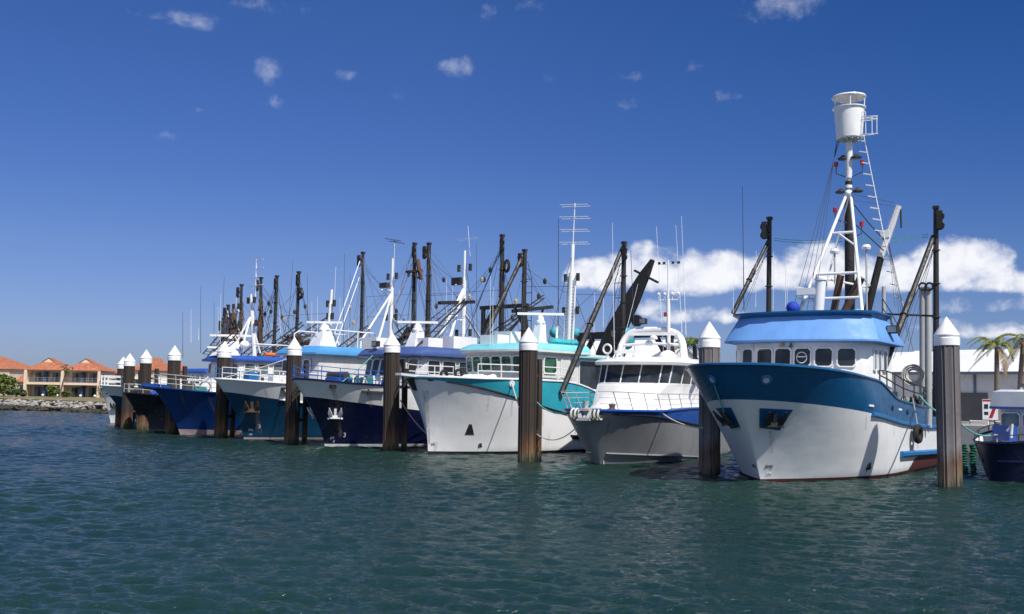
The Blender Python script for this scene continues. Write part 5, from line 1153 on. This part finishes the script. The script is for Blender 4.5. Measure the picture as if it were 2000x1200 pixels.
# ------------------------------------------------------------------ foliage
def leaf_mat(n, a, b_):
    m, nt, b = base_mat(n); nt.links.new(ramp(nt, tex(nt, 2.5, 4), [(.3, a), (.7, b_)]), b.inputs['Base Color']); b.inputs['Roughness'].default_value = .6
leaf_mat('leaf_green', (.05, .095, .016), (.16, .19, .035)); leaf_mat('leaf_dark', (.018, .045, .012), (.05, .09, .022)); leaf_mat('frond', (.10, .14, .03), (.20, .20, .05)); leaf_mat('frond_dry', (.16, .11, .05), (.26, .19, .09)); plain('bark', (.16, .13, .11), .9); plain('trunk_dark', (.05, .045, .04), .9)
def bush(name, c, rx, ry, h, n, label, mat='leaf_green', seed=1, leaf=.22, group='garden shrubs on the far lawn'):
    random.seed(seed); c = V(c); root = empty(name, c, 0, label, 'shrub', group); mb = MB().mat(mat)
    lobes = [(V((random.uniform(-.55, .55) * rx, random.uniform(-.55, .55) * ry, h * random.uniform(.3, .68))), random.uniform(.35, .6)) for _ in range(9)]
    for k in range(n):
        o, f = random.choice(lobes); d = V((random.gauss(0, 1), random.gauss(0, 1), random.gauss(0, 1))).normalized(); p = o + V((d.x * rx, d.y * ry, d.z * h * .6)) * f * random.uniform(.75, 1.05)
        if p.z < .02: continue
        a = V((random.gauss(0, 1), random.gauss(0, 1), random.gauss(0, .6))).normalized(); e = a.cross(V((random.gauss(0, 1), random.gauss(0, 1), random.gauss(0, 1)))).normalized(); s = leaf * random.uniform(.6, 1.4)
        mb.add([p - a * s, p + e * s * .5, p + a * s, p - e * s * .5], [(0, 1, 2, 3)])
    mb.build('foliage', root, 0); mb = MB().mat('bark')
    for k in range(6): mb.tube([(0, 0, 0), (random.uniform(-.4, .4) * rx, random.uniform(-.4, .4) * ry, h * .55)], .05, 5, .02)
    mb.build('stems', root); return root
def palm(name, base, H, lean, nf, L, label, seed, mats=('frond', 'frond_dry'), tr=.2, group=None):
    random.seed(seed); root = empty(name, base, 0, label, 'palm tree', group); top = V((lean[0], lean[1], H))
    mb = MB().mat('bark'); pts = [V((top.x * (t / 8) ** 1.6, top.y * (t / 8) ** 1.6, H * t / 8)) for t in range(9)]; mb.tube(pts, tr * 1.15, 10, tr * .8)
    for k in range(22): p = pts[0].lerp(pts[-1], 0); f = k / 22 * 8; i = min(7, int(f)); p = pts[i].lerp(pts[i + 1], f - i); mb.torus(p, tr * (1.12 - .3 * k / 22), .025, (0, 0, 1), 10, 4)
    mb.build('trunk', root)
    mb = MB()
    for k in range(nf):
        az = 2 * math.pi * (k + random.uniform(-.3, .3)) / nf * 1.0; dry = random.random() < .25; mb.mat(mats[1] if dry else mats[0]); up = random.uniform(.25, 1.5) if not dry else random.uniform(-1.0, -.4)
        d = V((math.cos(az), math.sin(az), 0)); wind = V((-.25, .05, 0)); l = L * random.uniform(.8, 1.1); P = []
        for t in range(9):
            f = t / 8; P.append(top + d * (l * f * (1 - .25 * f)) + V((0, 0, l * (up * f * .8 - f * f * (.75 + .3 * up)))) + wind * (l * f * f))
        mb.tube(P, .03, 4, .008)
        for t in range(1, 8):
            for h in range(4):
                f = t + h / 4; i = int(f)
                if i >= 8: continue
                p = P[i].lerp(P[i + 1], f - i); tg = (P[i + 1] - P[i]).normalized(); sd = tg.cross(V((0, 0, 1))).normalized(); ll = L * .24 * (1 - abs(f - 3.5) / 6)
                for q in (-1, 1):
                    e = (sd * q + tg * .7 + V((0, 0, -.45 + random.uniform(-.2, .2)))).normalized() * ll; w = tg * .035; mb.add([p - w, p + w, p + e * .6 + w * .8, p + e, p + e * .6 - w * .8], [(0, 1, 2, 3, 4)])
    mb.build('fronds', root, 0); return root
bp = lambda px, Y, z=1.55: V((atdepth(px, 760, Y).x, Y, z))
bush('shrub', bp(8, 200), 4.2, 3, 5.0, 2600, 'tall yellow green shrub beside the leftmost house', 'leaf_green', 1, .3)
bush('shrub', bp(32, 196), 2.0, 1.6, 1.8, 900, 'low dark shrub at the foot of the tall shrub', 'leaf_dark', 2, .25)
bush('shrub', bp(104, 205), 1.5, 1.4, 2.5, 1200, 'round green shrub in front of the twin gabled house', 'leaf_green', 3, .22)
bush('shrub', bp(131, 203), 1.0, .9, 1.3, 600, 'small low shrub right of the small palm', 'leaf_green', 4, .2)
bush('shrub', bp(224, 215), 3.0, 2, 4.6, 1000, 'green shrub beside the small brown roofed house', 'leaf_green', 5, .3)
palm('palm_tree', bp(118, 200), 5.6, (1.2, 0), 9, 1.7, 'small thin palm in front of the twin gabled house', 41, ('leaf_dark', 'frond'), .16, 'palm trees')
palm('palm_tree', V((atdepth(1361, 700, 88).x, 88, 1.9)), 6.2, (-.2, 0), 16, 2.7, 'palm behind the motor cruiser and the grey pile', 42, ('leaf_green', 'frond_dry'), .22, 'palm trees')
palm('palm_tree', V((atdepth(1945, 700, 82).x, 82, 1.9)), 6.3, (.1, 0), 15, 2.6, 'palm with drooping dry fronds left of the other shed palm', 43, ('frond', 'frond_dry'), .21, 'palm trees')
palm('palm_tree', V((atdepth(1988, 700, 84).x, 84, 1.9)), 7.0, (.5, 0), 15, 2.6, 'leaning palm at the right edge above the small navy boat', 47, ('frond', 'frond_dry'), .21, 'palm trees')

# ------------------------------------------------------------------ houses
m, nt, b = base_mat('terracotta')
tc = nt.nodes.new('ShaderNodeTexCoord'); wv = nt.nodes.new('ShaderNodeTexWave'); wv.inputs['Scale'].default_value = 1.1; nt.links.new(tc.outputs['Object'], wv.inputs[0])
nt.links.new(ramp(nt, tex(nt, 1.6, 6), [(.3, (.27, .085, .045)), (.55, (.39, .14, .07)), (.75, (.46, .22, .125))]), b.inputs['Base Color']); b.inputs['Roughness'].default_value = .8; bump(nt, b, wv.outputs[0], .5, .06)
paint('render_cream', (.68, .56, .44), .85, .15); paint('render_pink', (.50, .38, .31), .85, .15); paint('panel_blue', (.03, .06, .16), .5, .1); plain('fascia', (.16, .14, .14), .6)
def hip(mb, x0, x1, y0, y1, z, h, ridge=.18, ov=.5):
    x0 -= ov; x1 += ov; y0 -= ov; y1 += ov; cx = (x0 + x1) / 2; r = (x1 - x0) * ridge / 2
    ym = (y0 + y1) / 2; ry = max(.2, (y1 - y0) / 2 - (x1 - x0) * .42)
    mb.add([(x0, y0, z), (x1, y0, z), (x1, y1, z), (x0, y1, z), (cx, ym - ry, z + h), (cx, ym + ry, z + h)], [(0, 1, 4), (1, 2, 5, 4), (2, 3, 5), (3, 0, 4, 5)])
def townhouse(px0, px1, Y0, Y1):
    a, b_ = V((atdepth(px0, 760, Y0).x, Y0, 1.55)), V((atdepth(px1, 760, Y1).x, Y1, 1.55)); d = b_ - a; Wd = d.length; rz = math.atan2(d.y, d.x)
    rt = empty('terrace_house', a, rz, 'cream two storey house with twin orange gables, balconies and blue panels', 'house', 'houses on the far shore'); H1, H2, D = 2.75, 5.55, 9.0; hw = Wd / 2
    mb = MB().mat('render_pink'); mb.box((hw, D / 2 + .9, H2 / 2), (Wd - .3, D - 1.8, H2)); mb.mat('render_cream')
    mb.box((.18, D / 2 - .15, H2 / 2), (.36, D + .3, H2 - .01)); mb.box((Wd - .18, D / 2 - .15, H2 / 2), (.36, D + .3, H2 - .01)); mb.build('wall', rt, 0)
    for x in (.18, hw, Wd - .18):
        MB().mat('render_cream').box((x, -.55, H2 / 2), (.55, .5, H2 - .02)).build('column', rt, 0)
    mb = MB().mat('render_cream').box((hw, .5, H1), (Wd - .5, 2.4, .5)).box((hw, .6, H2 - .12), (Wd - .5, 2.2, .24)); mb.build('balcony_slab', rt, 0)
    for k in (0, 1):
        x0 = k * hw; mb = MB().mat('terracotta'); hip(mb, x0 + .1, x0 + hw - .1, -.35, D, H2, 2.3); rf_ = mb.build('roof', rt, 0)
        mb = MB().mat('render_cream'); cx = x0 + hw / 2; mb.add([(cx - 1.75, 1.75, H2 + 1.3), (cx + 1.75, 1.75, H2 + 1.3), (cx, 1.75, H2 + 2.5)], [(0, 1, 2)]); mb.mat('terracotta').add([(cx - 2.0, 1.6, H2 + 1.22), (cx, 1.6, H2 + 2.62), (cx + 2.0, 1.6, H2 + 1.22), (cx - 2.0, 4.3, H2 + 1.22), (cx, 4.6, H2 + 2.62), (cx + 2.0, 4.3, H2 + 1.22)], [(0, 1, 4, 3), (1, 2, 5, 4)]); mb.build('gablet', rf_, 0)
        mb = MB().mat('fascia').box((cx, -.52, H2 + .02), (hw + .8, .12, .18)); mb.build('gutter', rf_, 0)
        for st in (0, 1):
            zb = (H1 + .22) * st
            for i, fx in enumerate((.16, .62)):
                xx = x0 + hw * fx; mb = MB().mat('white').box((xx + .95, 1.72, zb + 1.12), (2.3, .1, 2.2)); mb.mat('glass_grey').box((xx + .35, 1.64, zb + 1.1), (.8, .1, 2.0)).box((xx + 1.65, 1.64, zb + 1.1), (.75, .1, 2.0)); mb.mat('glass').box((xx + .98, 1.64, zb + 1.1), (.55, .1, 2.0)); mb.build('sliding_door', rt, 0)
            MB().mat('panel_blue').box((x0 + hw * .5, .9, zb + 1.3), (.35, 1.5, 2.5)).build('screen_panel', rt, 0)
        mb = MB().mat('galvanised')
        for z in (H1 + 1.2, H1 + .8, H1 + .45): mb.tube([(x0 + .3, -.6, z), (x0 + hw - .3, -.6, z)], .025, 4)
        for i in range(7): x = x0 + .4 + (hw - .8) * i / 6; mb.tube([(x, -.6, H1 + .2), (x, -.6, H1 + 1.2)], .02, 4)
        mb.build('balcony_rail', rt)
        for fx in (.52, .9): MB().mat('white').ball((x0 + hw * fx, -.9, .3), .28, 6).build('garden_light', rt)
    mb = MB().mat('black_steel').lathe([(.02, .0), (.35, .06), (.5, .18), (.48, .2), (.3, .1), (.02, .05)], (hw, 1.2, H2 + 1.0), 12); mb.tube([(hw, 1.2, H2), (hw, 1.2, H2 + 1.0)], .05, 5); mb.build('satellite_dish', rt)
townhouse(49, 196, 214, 215)
def simple_house(px0, px1, Y, H, rh, label, wallm='render_cream', D=9, name='house', win=3):
    a, b_ = V((atdepth(px0, 760, Y).x, Y, 1.55)), V((atdepth(px1, 760, Y).x, Y, 1.55)); Wd = (b_ - a).length; rt = empty(name, a, R(-3), label, 'house', 'houses on the far shore')
    MB().mat(wallm).box((Wd / 2, D / 2, H / 2), (Wd, D, H)).build('wall', rt, 0); mb = MB().mat('terracotta'); hip(mb, 0, Wd, 0, D, H, rh, .4); mb.build('roof', rt, 0)
    for k in range(win):
        x = Wd * (k + .5) / win; mb = MB().mat('white').box((x, -.02, H * .6), (1.3, .1, 1.4)); mb.mat('glass').box((x, -.05, H * .6), (1.1, .1, 1.2)); mb.build('window', rt, 0)
simple_house(-110, 20, 232, 5.9, 3.4, 'pale house with a broad orange hipped roof at the left edge', 'render_cream', 14, win=4)
simple_house(35, 52, 224, 3.0, 2.0, 'small annexe with a low orange roof left of the twin gabled house', 'render_pink', 7, win=1)
simple_house(221, 238, 235, 5.4, 1.6, 'small brownish house behind the white capped pair of piles', 'render_pink', 8, win=1)
simple_house(262, 300, 200, 5.6, 2.6, 'orange roofed house behind the white bow rail boat', 'render_cream', 9)
simple_house(303, 345, 215, 5.2, 2.6, 'orange roofed house farthest behind the bright blue boat', 'render_pink', 9)

# ------------------------------------------------------------------ sheds on the quay
m, nt, b = base_mat('roof_sheet'); tc = nt.nodes.new('ShaderNodeTexCoord'); wv = nt.nodes.new('ShaderNodeTexWave'); wv.inputs['Scale'].default_value = 1.6; nt.links.new(tc.outputs['Object'], wv.inputs[0])
nt.links.new(ramp(nt, tex(nt, .25, 5), [(.3, (.72, .73, .74)), (.7, (.82, .82, .82))]), b.inputs['Base Color']); b.inputs['Roughness'].default_value = .45; bump(nt, b, wv.outputs[0], .4, .04)
paint('wall_sheet', (.62, .62, .62), .6, .25); paint('trim_grey', (.10, .13, .19), .5, .1); paint('door_grey', (.10, .10, .10), .6, .2)
def shed(name, a, b_, D, H, rh, label, doors=(), ov=.5):
    a, b_ = V(a), V(b_); d = b_ - a; Wd = d.length; rt = empty(name, a, math.atan2(d.y, d.x), label, 'shed', 'white roofed sheds on the quay')
    mb = MB().mat('wall_sheet'); mb.box((Wd / 2, D / 2, H / 2), (Wd, D, H)); mb.add([(0, 0, H), (0, D, H), (0, D / 2, H + rh - .05)], [(0, 1, 2)]); mb.add([(Wd, 0, H), (Wd, D, H), (Wd, D / 2, H + rh - .05)], [(0, 1, 2)]); mb.build('wall', rt, 0)
    mb = MB().mat('roof_sheet'); mb.loft([[(-ov, -ov, H - .02), (-ov, D / 2, H + rh), (-ov, D + ov, H - .02), (-ov, D + ov, H + .1), (-ov, D / 2, H + rh + .12), (-ov, -ov, H + .1)], [(Wd + ov, -ov, H - .02), (Wd + ov, D / 2, H + rh), (Wd + ov, D + ov, H - .02), (Wd + ov, D + ov, H + .1), (Wd + ov, D / 2, H + rh + .12), (Wd + ov, -ov, H + .1)]]); mb.build('roof', rt, 0)
    MB().mat('trim_grey').box((Wd / 2, -ov - .08, H + .02), (Wd + 2 * ov, .16, .26)).build('gutter', rt, 0)
    for x in range(1, int(Wd / 5)): MB().mat('trim_grey').box((x * 5.0, -.05, H / 2), (.22, .1, H - .1)).build('downpipe', rt, 0)
    for x, w, h in doors: MB().mat('door_grey').box((x, -.06, h / 2), (w, .12, h)).build('roller_door', rt, 0)
    return rt
A0 = V((atdepth(1700, 760, 100).x, 100, 1.9)); A1 = V((atdepth(2060, 760, 88).x, 88, 1.9))
shed('shed', A0, A1, 22, 4.35, 2.6, 'grey walled shed with a white roof and dark door behind the palms', [(9.6, 3.0, 2.6), (1.5, 2.4, 2.6)])
shed('shed', (atdepth(1445, 760, 132).x, 132, 1.9), (atdepth(1700, 760, 118).x, 118, 1.9), 18, 4.6, 3.0, 'white roofed shed behind the wheelhouse of the big blue trawler')
shed('shed', (atdepth(940, 760, 142).x, 142, 1.9), (atdepth(1230, 760, 128).x, 128, 1.9), 24, 5.2, 4.2, 'broad white roofed shed behind the turquoise trawler')

# ------------------------------------------------------------------ jetty corner at the right
mb = MB().mat('concrete'); jc = V((31, 62, 0))
J = empty('floating_jetty', ground(1905, 880), R(-32), 'pale floating jetty with blue skirt and white hoops left of the small navy boat', 'jetty')
MB().mat('concrete').box((3.0, 1.5, .95), (9, 2.0, .22)).build('deck', J, 0); MB().mat('trim_blue').box((3.0, 1.5, .5), (8.8, 1.9, .65)).build('float', J, 0); MB().mat('offwhite').box((3.0, .46, .78), (8.9, .06, .3)).build('fascia', J, 0)
for x in (-.6, 1.2, 3.0, 4.8):
    MB().mat('white').tube([(x, 1.2, 1.0), (x + .1, 1.2, 2.2), (x + 1.4, 1.2, 2.2), (x + 1.3, 1.2, 1.0)], .05, 6).build('hoop', J)
for k, px in enumerate((1884, 1901)):
    p = ground(px, 925); mb = MB().mat('net_green')
    for j in range(11): mb.torus((p.x + .03 * math.sin(j * 1.7), p.y, .1 + .13 * j), .09, .075, (.25 * math.sin(j), .2, 1), 10, 5)
    tag(mb.build('rope_fender'), ('green rope fender hanging right beside the grey pile', 'green rope fender hanging nearest the small navy bow')[k], 'fender', 'green rope fenders')
mb = MB(); sp = V((atdepth(1934, 800, 68).x, 68, 1.9)); SG = empty('notice_sign', sp, R(-15), 'white and red notice board on a post above the small navy boat', 'sign')
MB().mat('galvanised').tube([(0, .08, 0), (0, .08, 1.8)], .05, 6).build('post', SG)
mb = MB().mat('mark_white').box((0, 0, 1.25), (.95, .05, 1.35)); mb.mat('red_lamp').box((0, -.005, 1.84), (.9, .06, .12)); mb.mat('red_lamp').add([(-.1, -.04, .7), (.12, -.04, .7), (.42, -.04, 1.5), (.2, -.04, 1.5)], [(0, 1, 2, 3)]); mb.mat('mark_black').box((-.25, -.01, 1.45), (.25, .06, .3)).box((-.25, -.01, 1.0), (.25, .06, .2)); mb.build('board', SG, 0)
bldr = empty('tyre_fender', (0, 0, 0), 0, 'black tyre hanging on a rope over the side of the big blue trawler', 'tyre')
tp0 = T.c(1793, 848, 3.98); wp = T.world(tp0); bldr.location = wp; bldr.rotation_euler = (0, 0, R(236))
MB().mat('rubber').torus((0, 0, 0), .34, .15, (.12, 1, 0), 22, 8).build('tyre', bldr)
tr_ = T.world(T.pt(12.2, T.sheer(12.2) + .3, 1, .05)) - wp; tr_ = Matrix.Rotation(-R(236), 3, 'Z') @ tr_
MB().mat('rope_white').tube([(0, 0, .34), tr_], .03, 5).build('rope', bldr)
# ------------------------------------------------------------------ mooring lines
def line(a, b, sag, r, mat, label):
    a, b = V(a), V(b); pts = [a.lerp(b, t / 14) - V((0, 0, sag * 4 * (t / 14) * (1 - t / 14))) for t in range(15)]
    tag(MB().mat(mat).tube(pts, r, 5).build('mooring_line'), label, 'rope', 'mooring ropes')
pp = lambda i, z: ground(spec[i][0], spec[i][1]) + V((0, 0, z))
line(T.world(T.pt(.27, 4.33, -1)), T.world(T.pt(.5, 2.6, -1, .15)), .05, .035, 'rope_green', 'green rope from the fairlead to the starboard anchor of the big blue trawler')
line(K.world((-3.2, 1.9, 2.95)), pp(1, 2.15) + V((-.4, -.4, 0)), .25, .035, 'rope_white', 'white rope from the cruiser foredeck to the grey pile')
line(Q.world(cfl), pp(2, 2.9) + V((-.45, -.2, 0)), .05, .035, 'rope_white', 'white rope from the turquoise band to the dark pile')
line(pp(2, 3.2) + V((.45, 0, 0)), K.world((2.0, -.6, 2.85)), .4, .03, 'rope_green', 'pale green rope from the dark pile to the cruiser bow')
line(pp(2, 1.5) + V((.45, 0, 0)), K.world((1.6, -.6, 2.0)), .5, .03, 'rope_white', 'white rope hanging low between the dark pile and the cruiser stem')
line(Nv.world(Nv.pt(1.2, 3.86, 1, .1)), Nv.world((-5.6, -1.5, 6.6)), .2, .03, 'rope_green', 'green rope rising from the navy trawler bow to its roof')
line(Nv.world(Nv.pt(.2, 3.9, -1)), pp(4, 2.2) + V((.4, 0, 0)), .4, .03, 'rope_green', 'green rope from the navy trawler bow to its pile')
line(Q.world(Q.pt(.3, 1.2, -1)), pp(3, 3.1) + V((.5, 0, 0)), .15, .035, 'rope_tan', 'dark rope slanting from the pile to the foot of the white bow')
line(E5.world((-5.0, 2.0, 7.0)), E5.world(E5.pt(.8, 4.3, -1)), .2, .03, 'rope_white', 'white rope from the teal trawler roof to its bow')
line(T.world((-13, 3.7, 3.9)), pp(0, 3.1) + V((-.4, 0, 0)), .1, .04, 'rope_green', 'green rope from the trawler side to the grey pile')
line(pp(0, 2.7) + V((.45, 0, 0)), S.world((0.1, 0, 2.1)), .2, .035, 'rope_green', 'green rope from the grey pile to the small navy boat')
line(E5.world(E5.pt(3.15, 3.66, 1, .1)), pp(4, 3.3) + V((-.4, 0, 0)), .1, .03, 'rope_white', 'white rope from the teal trawler side to the dark pile')
